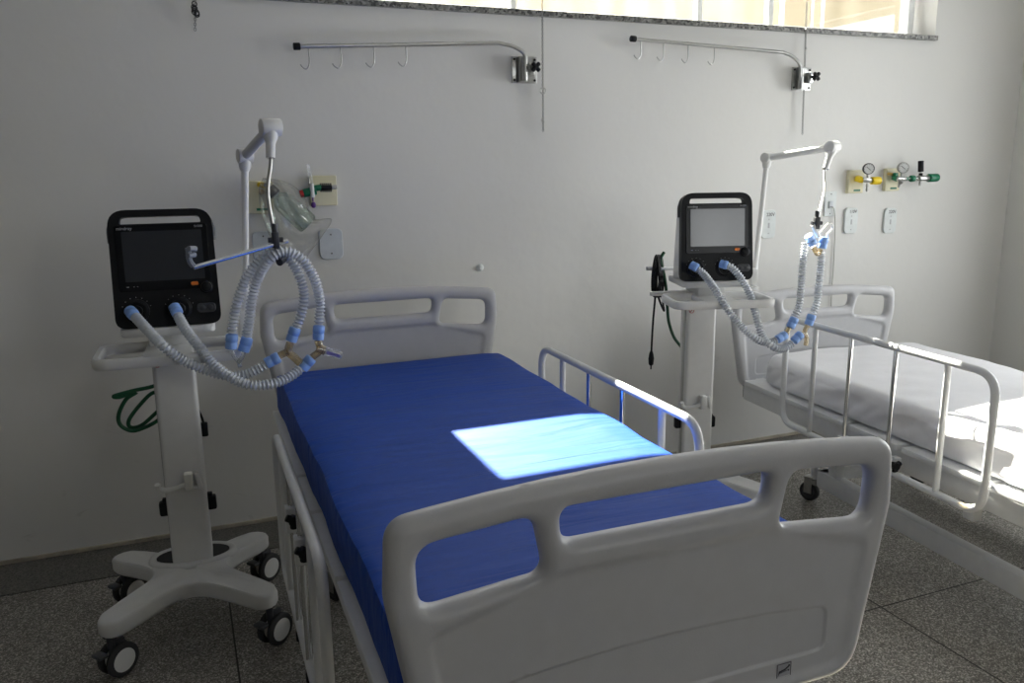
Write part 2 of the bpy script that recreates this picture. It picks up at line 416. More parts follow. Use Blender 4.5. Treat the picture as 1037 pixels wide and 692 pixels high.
bm = NB(); box(bm, ((.25+WX1)/2, .088, WZ0-.0115), (WX1-.25, .222, .023), .002); tag(struct('trim_1', bm, 'granite'), 'grey speckled granite window sill')
# window: white steel frame with uneven panes
win = tag(empty('window_1', ((WX0+WX1)/2, .12, WZ0)), None, kind='structure')
bm = NB(); cx = (WX0+WX1)/2
for xx in (WX0+.02, WX1-.075): box(bm, (xx-cx, 0, (WZ1-WZ0)/2), (.04, .05, WZ1-WZ0), .003)
box(bm, (WX1-.03-cx, .05, (WZ1-WZ0)/2), (.06, .03, WZ1-WZ0), .003)
for zz in (.012, WZ1-WZ0-.018): box(bm, (0, 0, zz), (WX1-WX0, .05, .024), .003)
struct('window_frame', bm, 'window', win)
for xx in (1.43, 2.385, 2.80):
    bm = NB(); box(bm, (xx-cx, 0, (WZ1-WZ0)/2), (.028, .04, WZ1-WZ0-.05), .003); struct('mullion', bm, 'window', win)
bm = NB(); box(bm, (-.02, .0, (WZ1-WZ0)/2), (WX1-WX0-.1, .004, WZ1-WZ0-.04)); struct('pane', bm, 'pane', win)
bm = NB(); box(bm, (2.4, 3.1, 1.7), (16, .2, 3.8)); o = obj('boundary_wall', bm, 'outside', None, False)
tag(o, 'sunlit cream rendered wall outside, seen through the high window', 'wall')
for i, (x, w) in enumerate([(5.25, .05), (5.6, .02), (5.72, .03)]):
    bm = NB(); box(bm, (x, 2.997, 2.9), (w, .006, 1.1)); s = obj('paint_run', bm, 'window', o)
bm = NB(); box(bm, (2.4, 8, -.05), (30, 18, .08)); tag(obj('yard_ground', bm, 'outside', None, False), None, kind='structure')
bpy.data.objects['yard_ground'].location.y = 1.3

# ------------------------------------------------------------------ hospital bed boards
def arch(u): return 1.004-.14*u*u if abs(u) < .39 else 1.004-.14*u*u
def board_outline():
    P = [(-.40, .532), (.40, .532), (.459, .86), (.456, .965)]
    P += [(u, arch(u)) for u in (.38, .3, .2, .1, 0, -.1, -.2, -.3, -.38)]
    P += [(-.456, .965), (-.459, .86)]
    rads = [.075, .075, .1, .065] + [0]*9 + [.065, .1]
    # corner point follows the arch down
    P[3] = (.452, arch(.452)); P[13] = (-.452, arch(.452))
    return fillet(P, rads, 10)
def opening_M(): return fillet([(-.187, .897), (.187, .897), (.190, .953), (-.190, .953)], [.028, .028, .02, .02], 8)
def opening_R(s):
    P = [(.213, .852), (.408, .832), (.412, .932), (.232, .948)]
    f = fillet(P, [.022, .03, .035, .03], 8)
    f = [Vector((p.x*s, p.y)) for p in f]
    return f if s > 0 else f[::-1]
def dense(P, step):
    out = []
    for i in range(len(P)):
        a, b = Vector(P[i]), Vector(P[(i+1) % len(P)]); n = max(1, int((b-a).length/step+.5))
        if (b-a).length < 1e-5: continue
        for k in range(n): out.append(a.lerp(b, k/n))
    return out
def sdist(p, poly):
    """distance to a closed polygon, positive inside"""
    best = 1e9; inside = False; n = len(poly)
    for i in range(n):
        ax, ay = poly[i]; bx, by = poly[(i+1) % n]
        dx, dy = bx-ax, by-ay; l = dx*dx+dy*dy
        t = max(0, min(1, ((p[0]-ax)*dx+(p[1]-ay)*dy)/l)) if l else 0
        ex, ey = p[0]-ax-t*dx, p[1]-ay-t*dy; d = ex*ex+ey*ey
        if d < best: best = d
        if (ay > p[1]) != (by > p[1]) and p[0] < (bx-ax)*(p[1]-ay)/(by-ay)+ax: inside = not inside
    return math.sqrt(best) if inside else -math.sqrt(best)
def offset(P, d):
    n = len(P); out = []; area = sum(P[i].x*P[(i+1) % n].y-P[(i+1) % n].x*P[i].y for i in range(n)); s = 1 if area > 0 else -1
    for i in range(n):
        t = (P[(i+1) % n]-P[i-1]).normalized(); out.append(P[i]+Vector((-t.y, t.x))*d*s)
    return out
def sstep(a, b, x):
    t = max(0, min(1, (x-a)/(b-a))); return t*t*(3-2*t)
def board_bmesh():
    outer = dense(board_outline(), .011); holes = [dense(h, .009) for h in (opening_M(), opening_R(1), opening_R(-1))]
    rec = dense(fillet([(-.375, .553), (.375, .553), (.408, .80), (.19, .862), (-.19, .862), (-.408, .80)], [.05, .05, .03, .06, .06, .03], 6), .014)
    pan = dense(fillet([(-.327, .598), (.327, .598), (.327, .682)] + [(u, .703-.19*u*u) for u in (.2, .1, 0, -.1, -.2)] + [(-.327, .682)], [.02, .02, .02, 0, 0, 0, 0, 0, .02], 5), .014)
    RR, TT = .021, .023
    pts = []; edges = []
    def loop(Q, test=None):
        s = len(pts); pts.extend(Q); n = len(Q)
        edges.extend((s+i, s+(i+1) % n) for i in range(n))
    loop(outer)
    for h in holes: loop(h)
    def dall(p):
        d = sdist(p, outer)
        for h in holes: d = min(d, -sdist(p, h))
        return d
    for k in (.0012, .004, .008, .014, .021):
        for Q, sg in [(outer, 1)]+[(h, -1) for h in holes]:
            for p in offset(Q, k*sg):
                if dall(p) > k*.93: pts.append(p)
    for k in (-.006, -.001, .004, .009, .014, .019, .025):
        for p in offset(rec, k):
            if dall(p) > .024: pts.append(p)
    for k in (-.0010, .0010): loop(offset(pan, k))
    for k in (-.005, .005): pts.extend(offset(pan, k))
    x = -.45
    while x < .45:
        z = .54
        while z < .99:
            p = Vector((x, z))
            if dall(p) > .030 and abs(sdist(p, pan)) > .008: pts.append(p+Vector((random.uniform(-1, 1), random.uniform(-1, 1)))*.001)
            z += .02
        x += .02
    r = delaunay_2d_cdt([Vector(p) for p in pts], edges, [], 0, 1e-5)
    V, F = r[0], r[2]
    thick = []
    for p in V:
        d = max(0, dall(p)); q = min(d, RR)/RR
        t = TT*math.sqrt(max(0, 1-(1-q)**2))
        t -= .007*sstep(0.0, .018, sdist(p, rec))
        if sdist(p, pan) > 0: t -= .0030
        thick.append(max(t, 0))
    bm = NB(); fr = []; bk = []
    for p, t in zip(V, thick):
        a = bm.verts.new((p.x, -t, p.y)); fr.append(a)
        bk.append(a if t < 1e-4 else bm.verts.new((p.x, t, p.y)))
    for f in F:
        c = (V[f[0]]+V[f[1]]+V[f[2]])/3
        if dall(c) <= 0: continue
        for L in (fr, bk):
            try: bm.faces.new([L[i] for i in f])
            except ValueError: pass
    bmesh.ops.delete(bm, geom=[v for v in bm.verts if not v.link_faces], context='VERTS')
    return bm
_b = board_bmesh(); BOARD = bpy.data.meshes.new('board'); bmesh.ops.recalc_face_normals(_b, faces=_b.faces); _b.to_mesh(BOARD); _b.free()
BOARD.polygons.foreach_set('use_smooth', [True]*len(BOARD.polygons)); BOARD.materials.append(M['abs'])

def caster(name, parent, x, y, ang, wr=.045, hub='ventw', ztop=.125, twin=True, brake=True):
    """swivel caster: fork, tyres and hubs; ang is the direction of the axle"""
    bm = NB(); ax = Vector((math.cos(ang), math.sin(ang), 0)); fwd = Vector((-ax.y, ax.x, 0)); c = Vector((x, y, wr))+fwd*.018
    rod(bm, (x, y, ztop+.01), (x, y, wr*2-.01), .011); rod(bm, (x, y, ztop-.004), (x, y, ztop-.018), .02)
    if twin: box(bm, c+Vector((0, 0, wr*.65)), (.014, .05, .05), .004, Matrix.Rotation(math.atan2(ax.y, ax.x), 4, 'Z'))
    else:
        for s in (-1, 1): box(bm, c+ax*s*.019+Vector((0, 0, .03)), (.004, .036, .07), .0015, Matrix.Rotation(math.atan2(ax.y, ax.x), 4, 'Z'))
        box(bm, c+Vector((0, 0, .066)), (.044, .04, .006), .002, Matrix.Rotation(math.atan2(ax.y, ax.x), 4, 'Z'))
    if brake: box(bm, c+fwd*(-wr-.005)+Vector((0, 0, .036)), (.04, .028, .012), .004, Matrix.Rotation(math.atan2(ax.y, ax.x), 4, 'Z'))
    o = obj(name, bm, 'darkgrey' if twin else 'steel', parent)
    for s in ((-1, 1) if twin else (0,)):
        w = .018 if twin else .026; q = c+ax*s*.020
        bm = NB(); a = q-ax*w/2
        lathe(bm, [(wr*.70, 0), (wr*.9, 0), (wr, .004), (wr, w-.004), (wr*.9, w), (wr*.70, w)], a, ax, 28); obj('tyre', bm, 'rubber', o)
        bm = NB(); lathe(bm, [(0, -.003), (wr*.5, -.003), (wr*.76, .001), (wr*.76, w-.001), (wr*.5, w+.003), (0, w+.003)], a, ax, 24); obj('wheel_hub', bm, hub if twin else 'darkgrey', o)
    return o

def side_rail(parent, u, v0, v1, ztop, zdeck, sgn, name='side_rail'):
    """steel tube rail: rounded frame, two white posts and two chrome sliding posts with black knobs"""
    h = .44; zb = ztop-h; r = .0125
    loop = fillet([(-v1, zb), (-v0, zb), (-v0, ztop), (-v1, ztop)], .075, 8)
    bm = NB(); tube(bm, [Vector((u, p.x, p.y)) for p in loop], r, 14, True); o = obj(name, bm, 'steelw', parent)
    L = v1-v0
    for t in (.18, .82):
        bm = NB(); rod(bm, (u, -(v0+L*t), zb), (u, -(v0+L*t), ztop), .0105); obj('rail_post', bm, 'steelw', o)
    for t in (.38, .60):
        y = -(v0+L*t)
        bm = NB(); rod(bm, (u, y, zb-.02), (u, y, ztop), .0085); obj('sliding_post', bm, 'chrome', o)['label'] = 'chrome sliding post'
        bm = NB(); box(bm, (u, y, zdeck-.06), (.034, .036, .07), .003); box(bm, (u-sgn*.03, y, zdeck-.05), (.04, .03, .03), .002); obj('slide_bracket', bm, 'steelw', o)
        bm = NB(); rod(bm, (u, y-.015, zdeck-.05), (u, y-.04, zdeck-.05), .008); c = Vector((u, y-.042, zdeck-.05))
        for k in range(3):
            a = 2*PI*k/3+.5; rod(bm, c, c+Vector((math.cos(a)*.022, 0, math.sin(a)*.022)), .010, 10, .003)
        rod(bm, c-Vector((0, .01, 0)), c+Vector((0, .01, 0)), .014, 12, .003)
        obj('lock_knob', bm, 'black', o)
        bm = NB(); rod(bm, (u, y, zb-.052), (u, y, zb-.03), .0125); obj('post_foot', bm, 'black', o)
    return o
def make_bed(x, y, rz, dz, rails, label):
    root = tag(empty('hospital_bed', (x, y, 0), rz), label, 'bed', 'adjustable hospital beds with moulded grey end boards')
    for nm, v in (('headboard', 0), ('footboard', 2.006)):
        o = bpy.data.objects.new(nm, BOARD); COL.objects.link(o); o.parent = root; o.location = (0, -v, dz)
        if nm == 'footboard':
            bm = NB(); box(bm, (.240, -.0165, .578), (.031, .0012, .028)); s = obj('maker_label', bm, 'sticker', o, False); s['label'] = 'small square label with a bed pictogram'
            g = lambda a: Vector((.240+a[0], -.0174, .578+a[1]*.88))
            bm = NB()
            for a, b, w in [((-.0145, -.015), (.0145, -.015), .0006), ((.0145, -.015), (.0145, .015), .0006), ((.0145, .015), (-.0145, .015), .0006), ((-.0145, .015), (-.0145, -.015), .0006),
                            ((-.011, -.002), (.002, .001), .0013), ((.002, .001), (.010, .007), .0011), ((-.011, -.005), (.011, -.001), .0005), ((-.011, -.009), (-.011, -.003), .0006), ((.010, -.004), (.011, .0), .0006)]:
                tube(bm, [g(a), g(b)], w, 6)
            rod(bm, (.2505, -.0172, .5855), (.2505, -.0181, .5855), .0017, 10); obj('bed_pictogram', bm, 'ink', s)
    zd = .602+dz
    # deck frame
    bm = NB()
    for s in (-1, 1): box(bm, (s*.405, -1.0, zd-.062), (.04, 1.86, .075), .004)
    for v in (.07, .55, 1.02, 1.5, 1.93): box(bm, (0, -v, zd-.06), (.79, .04, .06), .004)
    for s in (-1, 1):
        for v in (.0, 2.006):
            box(bm, (s*.30, -v+(-.045 if v == 0 else .045), zd-.05), (.05, .08, .05), .004)
    obj('deck_frame', bm, 'steelw', root)
    for a, b in ((.10, .78), (.80, 1.05), (1.07, 1.42), (1.44, 1.93)):
        bm = NB(); box(bm, (0, -(a+b)/2, zd-.012), (.885, b-a, .022), .004); obj('deck_panel', bm, 'steelw', root)
    for s in (-1, 1):
        bm = NB(); box(bm, (s*.405, -.066, zd-.062), (.034, .006, .06), .002); obj('end_cap', bm, 'black', root)
    # lift links and lower frame
    bm = NB()
    for s in (-1, 1):
        box(bm, (s*.28, -1.02, .115), (.05, 1.10, .075), .004)
        a = Vector((s*.30, -.52, .10)); box(bm, (s*.28, -.56, (zd-.1+.15)/2), (.04, .05, zd-.1-.13), .003)
        box(bm, (s*.345, -1.30, (zd-.1+.285)/2), (.036, .045, zd-.1-.285), .003)
    for v in (.49, 1.55): box(bm, (0, -v, .13), (.60, .045, .045), .003)
    box(bm, (0, -1.30, .33), (.66, .03, .03), .003)
    obj('base_frame', bm, 'steelw', root)
    bm = NB()
    d0, d1 = Vector((0, -1.30, .33)), Vector((0, -.75, zd-.10)); rod(bm, d0, d0.lerp(d1, .6), .024); rod(bm, d0.lerp(d1, .55), d1, .013); obj('lift_actuator', bm, 'darkgrey', root)
    for s in (-1, 1):
        for v in (.45, 1.60):
            bm = NB(); rod(bm, (s*.30, -v, .105), (s*.30, -v, .19), .016); obj('caster_socket', bm, 'steelw', root)
            caster('caster', root, s*.30, -v, R(25 if v < 1 else 60), .042, 'darkgrey', .105, False, False)
    for (u, v0, v1, zt) in rails: side_rail(root, u, v0, v1, zt, zd, 1 if u > 0 else -1)
    return root
bed1 = make_bed(.7036, -.3298, R(-.71), 0, [(.50, .36, 1.37, .802), (-.478, .60, 1.50, .675)], 'nearer hospital bed under the blue mattress, with its large grey footboard towards the viewer')
bed2 = make_bed(2.8066, -.3242, R(-4.55), -.129, [(-.50, .47, 1.47, .833), (.50, .47, 1.47, .56)], 'farther hospital bed by the right wall, carrying white sheets, near side rail raised')

# blue vinyl mattress
def blue_disp(p):
    a = noise.noise(Vector((p.x*1.1+p.y*.5, p.y*5.0, 3.1)))*.006+noise.noise(Vector((p.x*2+p.y*3, p.y*9-p.x*2, 9)))*.0022
    if p.z > .70: p = p+Vector((0, 0, a))
    # slightly slumped, wavy long sides
    s = 1 if p.x > 0 else -1; e = sstep(.36, .42, abs(p.x))
    w = noise.noise(Vector((p.y*4, p.z*3, s*5)))*.006+noise.noise(Vector((p.y*17, p.z*9, s*5)))*.0012
    p.x += s*e*w
    p.z -= .006*sstep(.33, .43, abs(p.x))*(1 if p.z > .65 else 0)
    return p
bm = NB(); gridbox(bm, -.4235, .4235, -1.955, -.125, .6045, .745, 60, 150, 8, .012, blue_disp)
bmt = obj('mattress', bm, 'blue', None); bmt.location = (.7036, -.3298, 0); bmt.rotation_euler = (0, 0, R(-.71))
tag(bmt, 'royal blue vinyl mattress with a bright sun patch, lying on the nearer bed', 'mattress')
bm = NB(); tube(bm, [Vector((p.x, p.y, .674)) for p in fillet([(-.431, -1.962), (.431, -1.962), (.431, -.118), (-.431, -.118)], .02, 4)], .003, 6, True)
# white mattress with its sheet
def sheet_disp(p):
    top = sstep(.55, .61, p.z)
    a = noise.noise(Vector((p.x*2.2, p.y*2.6, 1)))*.010+noise.noise(Vector((p.x*6+p.y*3, p.y*9, 4)))*.004
    crown = .012*(1-(p.x/.45)**2)
    p = p.copy(); s = 1 if p.x > 0 else -1; e = sstep(.36, .42, abs(p.x))*(1-.3*top)
    # slanting tucked folds on the long sides
    f = noise.noise(Vector((p.y*4.5+p.z*9, p.z*7-p.y*1.5, s*3)))
    g = noise.noise(Vector((p.y*11+p.z*16, p.z*15, s*7)))
    p.x += s*e*(f*.022+abs(g)*.012)
    p.z += top*(a+crown)-(.010*sstep(.36, .44, abs(p.x)) if top > .5 else 0)
    h = sstep(-.27, -.21, p.y)
    p.y += h*noise.noise(Vector((p.x*9, p.z*8, 5)))*.012
    return p
bm = NB(); gridbox(bm, -.385, .40, -1.94, -.23, .4745, .575, 6, 10, 2, .03)
o = obj('mattress', bm, 'foam', None); o.location = (2.8066, -.3242, 0); o.rotation_euler = (0, 0, R(-4.55)); tag(o, 'mattress hidden inside the white sheet on the farther bed', 'mattress')
bm = NB(); gridbox(bm, -.41, .425, -1.955, -.20, .4745, .612, 70, 160, 14, .035, sheet_disp)
bmesh.ops.delete(bm, geom=[f for f in bm.faces if all(v.co.z < .4755 for v in f.verts)], context='FACES')
o = obj('bed_sheet', bm, 'sheet', None, True, 80); o.location = (2.8066, -.3242, 0); o.rotation_euler = (0, 0, R(-4.55)); tag(o, 'creased white fitted sheet tucked over the mattress of the farther bed', 'bed sheet')

# ------------------------------------------------------------------ ventilators on wheeled carts
def make_vent(x, y, rz, arm, label, lean):
    root = tag(empty('ventilator', (x, y, 0), rz), label, 'ventilator', 'ventilators on white wheeled carts')
    bpy.context.view_layer.update()
    inv = (Matrix.Translation((x, y, 0)) @ Matrix.Rotation(rz, 4, 'Z')).inverted()
    # base: four splayed legs blended into one moulding
    tips = [(-.21, -.20), (.21, -.20), (-.21, .205), (.21, .205)]
    def sd(px, py):
        acc = 0
        for tx, ty in tips:
            l = tx*tx+ty*ty; t = max(0, min(1, (px*tx+py*ty)/l)); r = .056-.014*t
            acc += math.exp(-38*(math.hypot(px-tx*t, py-ty*t)-r))
        return -math.log(acc)/38
    poly = []
    for k in range(120):
        a = 2*PI*k/120; lo, hi = 0.0, .5
        for _ in range(22):
            m_ = (lo+hi)/2
            if sd(m_*math.cos(a), m_*math.sin(a)) < 0: lo = m_
            else: hi = m_
        poly.append(Vector((lo*math.cos(a), lo*math.sin(a))))
    bm = NB(); rings = []
    for sc, z in ((.90, .150), (.985, .154), (1.0, .162), (1.0, .192), (.985, .200), (.955, .203), (.6, .204), (.3, .205)):
        rings.append([bm.verts.new((p.x*sc, p.y*sc, z-.016*(p.length/.31)**2)) for p in poly])
    for a, b in zip(rings, rings[1:]):
        for k in range(120): bm.faces.new((a[k], a[(k+1) % 120], b[(k+1) % 120], b[k]))
    bm.faces.new(rings[0][::-1]); bm.faces.new(rings[-1]); obj('cart_base', bm, 'ventw', root, True, 50)
    cxl, cyl = .008, .075
    bm = NB(); tube(bm, [Vector((cxl+.125*math.cos(a), cyl+.015+.072*math.sin(a), .198)) for a in [2*PI*k/40 for k in range(40)]], .014, 10, True); obj('base_ring', bm, 'ventw', root)
    bm = NB(); prism(bm, [Vector((cxl+.113*math.cos(a), cyl+.015+.060*math.sin(a))) for a in [2*PI*k/32 for k in range(32)]], lambda a, b, t: Vector((a, b, t)), .190, .2085); obj('ring_hole_disc', bm, 'rubber', root)['label'] = 'dark disc in place of the open hole in the base ring'  # solid dark disc imitates the dark hole with floor below
    for tx, ty in tips: caster('caster', root, tx*1.06, ty*1.06, R(-48), .051, 'ventw', .150)
    # column
    bm = NB(); ln = lean
    def fx(a, b, t): return Vector((cxl+a*(1-.02*t)+ln*(t-.5), cyl+b, .203+t*.712))
    prism(bm, rrect(0, 0, .122, .10, .014), fx, 0, 1); obj('column', bm, 'ventw', root)
    for s in (-1,):
        bm = NB(); box(bm, (cxl-.061, cyl-.01, .54), (.004, .03, .68), .001); obj('column_strip', bm, 'steel', root)  # darker strip along the left side face
    # hose clip on the column
    bm = NB(); yb = cyl-.05
    tube(bm, catmull([(cxl+.005, yb-.018, .480), (cxl-.03, yb-.016, .470), (cxl-.06, yb-.014, .468), (cxl-.077, yb-.018, .478), (cxl-.079, yb-.024, .494)], 5), .009, 8)
    box(bm, (cxl+.012, yb-.016, .490), (.026, .032, .055), .004); box(bm, (cxl+.040, yb-.01, .487), (.014, .02, .056), .004, Matrix.Rotation(R(-10), 4, 'Y')); box(bm, (cxl+.026, yb-.006, .464), (.05, .014, .012), .003)
    obj('hose_clip', bm, 'ventw', root)
    for s in (-1, 1):
        bm = NB(); box(bm, (cxl+s*.072, cyl+.0, .385), (.030, .03, .048), .007); box(bm, (cxl+s*.066, cyl, .412), (.02, .02, .014), .003); obj('cable_hook', bm, 'black', root)
    # handle ring with platform
    zr = .937
    bm = NB(); P = fillet([(-.175, -.235), (.200, -.235), (.200, -.02), (-.175, -.02)], [.045]*4, 8)
    n = len(P); prof = [(-.010, -.010), (-.006, -.015), (.006, -.015), (.010, -.010), (.010, .010), (.006, .015), (-.006, .015), (-.010, .010)]
    rr = []
    for i in range(n):
        t = (P[(i+1) % n]-P[i-1]).normalized(); nn = Vector((t.y, -t.x))
        rr.append([bm.verts.new((P[i].x+nn.x*a, P[i].y+nn.y*a, zr+b)) for a, b in prof])
    for i in range(n):
        for k in range(8): bm.faces.new((rr[i][k], rr[i][(k+1) % 8], rr[(i+1) % n][(k+1) % 8], rr[(i+1) % n][k]))
    obj('handle_ring', bm, 'ventw', root)
    bm = NB(); box(bm, (cxl, -.06, .935), (.13, .33, .026), .008); box(bm, (cxl, .0, .965), (.11, .16, .045), .008); obj('ring_support', bm, 'ventw', root)
    bm = NB(); prism(bm, rrect(.012, .0, .255, .235, .03), lambda a, b, t: Vector((a, b, t)), .984, 1.008, .004); obj('platform', bm, 'ventw', root)
    bm = NB(); f = lambda c: Vector((cxl-.045+c.x, cyl-.0515, .868+c.y)); 
    tube(bm, [Vector((cxl-.045+.010*math.cos(a), cyl-.0512, .872+.010*math.sin(a))) for a in [2*PI*k/16 for k in range(16)]], .0012, 6, True)
    tube(bm, [(cxl-.052, cyl-.0512, .865), (cxl-.038, cyl-.0512, .879)], .0012, 6); obj('warning_mark', bm, 'red', root)['label'] = 'small red prohibition mark'
    # display unit, leaning back a little
    ux, uy = .017, -.108; tilt = Matrix.Translation((ux, uy, 1.010)) @ Matrix.Rotation(R(-7), 4, 'X')
    def U(a, b, c=0.0): return tilt @ Vector((a, c, b))       # a across, b up, c back from the front face
    Wd, Hd = .284, .335
    out = fillet([(-Wd/2, 0), (Wd/2, 0), (Wd/2-.004, Hd), (-Wd/2+.004, Hd)], [.03, .03, .05, .05], 8)
    slot = fillet([(-.108, Hd-.040), (.108, Hd-.040), (.104, Hd-.020), (-.104, Hd-.020)], [.004, .004, .016, .016], 5)
    o_, h_ = [Vector(p) for p in dense(out, .012)], [Vector(p) for p in dense(slot, .012)]
    pts = o_+h_; n1, n2 = len(o_), len(h_)
    r = delaunay_2d_cdt(pts, [(i, (i+1) % n1) for i in range(n1)]+[(n1+i, n1+(i+1) % n2) for i in range(n2)], [], 0, 1e-6)
    bm = NB()
    A = [bm.verts.new(U(p.x, p.y, 0)) for p in r[0]]; B = [bm.verts.new(U(p.x, p.y, .030)) for p in r[0]]
    for f_ in r[2]:
        c = (r[0][f_[0]]+r[0][f_[1]]+r[0][f_[2]])/3
        if sdist(c, o_) > 0 and sdist(c, h_) < 0:
            bm.faces.new([A[i] for i in f_]); bm.faces.new([B[i] for i in f_])
    for e in [e for e in list(bm.edges) if len(e.link_faces) == 1 and e.verts[0] in set(A)]:
        i, j = A.index(e.verts[0]), A.index(e.verts[1]); bm.faces.new((A[i], A[j], B[j], B[i]))
    shell = obj('front_housing', bm, 'black', root, True, 50)
    # white rear body, deep at the bottom
    bm = NB(); P = fillet([(-Wd/2+.001, .002), (Wd/2-.001, .002), (Wd/2-.006, Hd-.045), (-Wd/2+.006, Hd-.045)], [.025, .025, .01, .01], 5)
    L0 = [bm.verts.new(U(p.x, p.y, .0305)) for p in P]; L1 = [bm.verts.new(U(p.x*.97, p.y*.95, .0305+.10*(1-.55*p.y/Hd))) for p in P]; L2 = [bm.verts.new(U(p.x*.86, p.y*.85+.01, .0305+.15*(1-.55*p.y/Hd))) for p in P]
    for a, b in ((L0, L1), (L1, L2)):
        for k in range(len(P)): bm.faces.new((a[k], a[(k+1) % len(P)], b[(k+1) % len(P)], b[k]))
    bm.faces.new(L0[::-1]); bm.faces.new(L2); obj('rear_housing', bm, 'ventw', root, True, 50)
    bm = NB(); HP = [U(a, b, .030) for a, b in ((-Wd/2+.004, .20), (-Wd/2+.004, Hd-.045))]
    hp = catmull([U(-Wd/2+.006, Hd-.09, .032), U(-Wd/2+.008, Hd-.045, .034), U(-Wd/2+.035, Hd-.014, .036), U(0, Hd-.008, .036), U(Wd/2-.035, Hd-.014, .036), U(Wd/2-.008, Hd-.045, .034), U(Wd/2-.006, Hd-.09, .032)], 6)
    tube(bm, hp, .009, 10); obj('carry_handle', bm, 'darkgrey', shell)
    bm = NB(); prism(bm, rrect(0, .198, .246, .186, .008), lambda a, b, t: U(a, b, t), 0, -.004, .0015); bz = obj('display_bezel', bm, 'bezel', shell)
    bm = NB(); prism(bm, rrect(.001, .203, .212, .142, .003), lambda a, b, t: U(a, b, t), -.0042, -.0052); obj('screen', bm, 'screen', bz)
    bm = text_bm('mindray', .0125, lambda c: U(c.x-.096, c.y+.2825, -.0045+c.z)); obj('maker_lettering', bm, 'greytext', bz, False)
    bm = text_bm('SV300', .009, lambda c: U(c.x+.100, c.y+.2835, -.0045+c.z)); obj('model_lettering', bm, 'greytext', bz, False)
    bm = NB(); prism(bm, rrect(.077, .119, .020, .011, .005), lambda a, b, t: U(a, b, t), -.004, -.008, .001); obj('alarm_button', bm, 'orange', bz)
    bm = NB()
    for a in (-.100, -.084, -.075): box(bm, U(a, .118, -.0045), (.006 if a < -.09 else .003, .001, .0012))
    obj('indicator_marks', bm, 'greytext', bz, False)
    bm = NB(); ax = (U(0, 0, -1)-U(0, 0, 0)).normalized(); lathe(bm, [(.019, 0), (.019, .004), (.0155, .006), (.0145, .018), (.012, .020), (0, .020)], U(.108, .108, -.002), ax, 24); obj('rotary_knob', bm, 'black', shell)
    for a in (-.083, .030):
        bm = NB(); lathe(bm, [(.034, 0), (.034, .006), (.026, .010), (.024, .006), (.016, .006), (.016, .014), (.0135, .016), (.0135, .004), (0, .004)], U(a, .049, 0), ax, 30); obj('breathing_port', bm, 'black', shell)
        bm = NB()
        for k in range(7):
            q = R(20+k*23); p = U(a+.038*math.cos(q), .049+.038*math.sin(q), -.0012); tube(bm, [p, U(a+.0405*math.cos(q), .049+.0405*math.sin(q), -.0012)], .0008, 5)
        obj('port_marks', bm, 'greytext', shell)
    bm = NB(); prism(bm, rrect(.103, .047, .052, .028, .012), lambda a, b, t: U(a, b, t), 0, -.005, .0015)
    for a in (.093, .114): lathe(bm, [(.008, 0), (.008, .004), (.005, .005), (0, .005)], U(a, .047, -.005), ax, 16)
    obj('sensor_port', bm, 'darkgrey', shell)
    # support arm
    def l(p): return inv @ Vector(p)
    a0, e1, e2, g0, g1 = [l(p) for p in arm]
    am = NB(); base = Vector((.20, -.02, .93)) if a0 is None else a0
    box(am, base+Vector((0, .0, .0)), (.035, .05, .045), .005); box(am, base+Vector((0, 0, .06)), (.03, .03, .07), .006)
    armo = obj('arm_clamp', am, 'ventw', root)
    bm = NB(); rod(bm, base, e1-(e1-base).normalized()*.03, .0105); obj('arm_pole', bm, 'ventw', root)
    d = (e2-e1).normalized(); side = d.cross(Vector((0, 0, 1))).normalized()
    bm = NB(); tube(bm, [e1-(e1-base).normalized()*.045, e1-(e1-base).normalized()*.03, e1], lambda i: (.013, .018, .019)[i], 12)
    rod(bm, e1-side*.022, e1+side*.022, .022, 20, .004); obj('lower_elbow', bm, 'ventw', root)
    bm = NB(); rod(bm, e1+d*.012, e2-d*.012, .0145); obj('arm_tube', bm, 'ventw', root)
    bm = NB(); rod(bm, e2-side*.028, e2+side*.028, .024, 22, .004); gd = (g0-e2).normalized()
    tube(bm, [e2, e2+gd*.03, e2+gd*.045, g0], lambda i: (.021, .019, .013, .012)[i], 12); obj('upper_elbow', bm, 'ventw', root)
    mid = g0.lerp(g1, .45)+((g0-g1).length*.06)*side*(1 if arm is None else ARMB)
    bm = NB(); tube(bm, catmull([g0-gd*.005, g0+gd*.02, mid, g1], 8), .0052, 10); obj('gooseneck', bm, 'steel', root)['label'] = 'flexible chrome gooseneck'
    bm = NB(); box(bm, g1, (.02, .022, .045), .004); rod(bm, g1+Vector((0, 0, .02)), g1+Vector((0, 0, .045)), .008); rod(bm, g1+Vector((-.02, 0, -.0)), g1+Vector((.02, 0, 0)), .0075)
    obj('hose_clamp', bm, 'darkgrey', root)
    return root, inv
ARMB = 1
V1 = dict(x=-.057, y=-.735, rz=R(-2))
V2 = dict(x=1.922, y=-.66, rz=R(-17))
arm1 = [W(249, 345, -.74), W(248, 158, -.74), W(274, 129, -.98), W(274, 160, -1.0), W(279, 243, -1.02)]
arm1[0].z = .93
vent1, inv1 = make_vent(V1['x'], V1['y'], V1['rz'], arm1, 'ventilator on the left beside the blue mattress, dark blank screen, cart base in view', 0)
ARMB = -1
arm2 = [W(762, 300, -.62), W(777, 160, -.52), W(843, 149, -.80), W(836, 171, -.82), W(827, 226, -.98)]
arm2[0].z = .93
vent2, inv2 = make_vent(V2['x'], V2['y'], V2['rz'], arm2, 'ventilator between the two beds, with a pale reflection in its screen', 0)
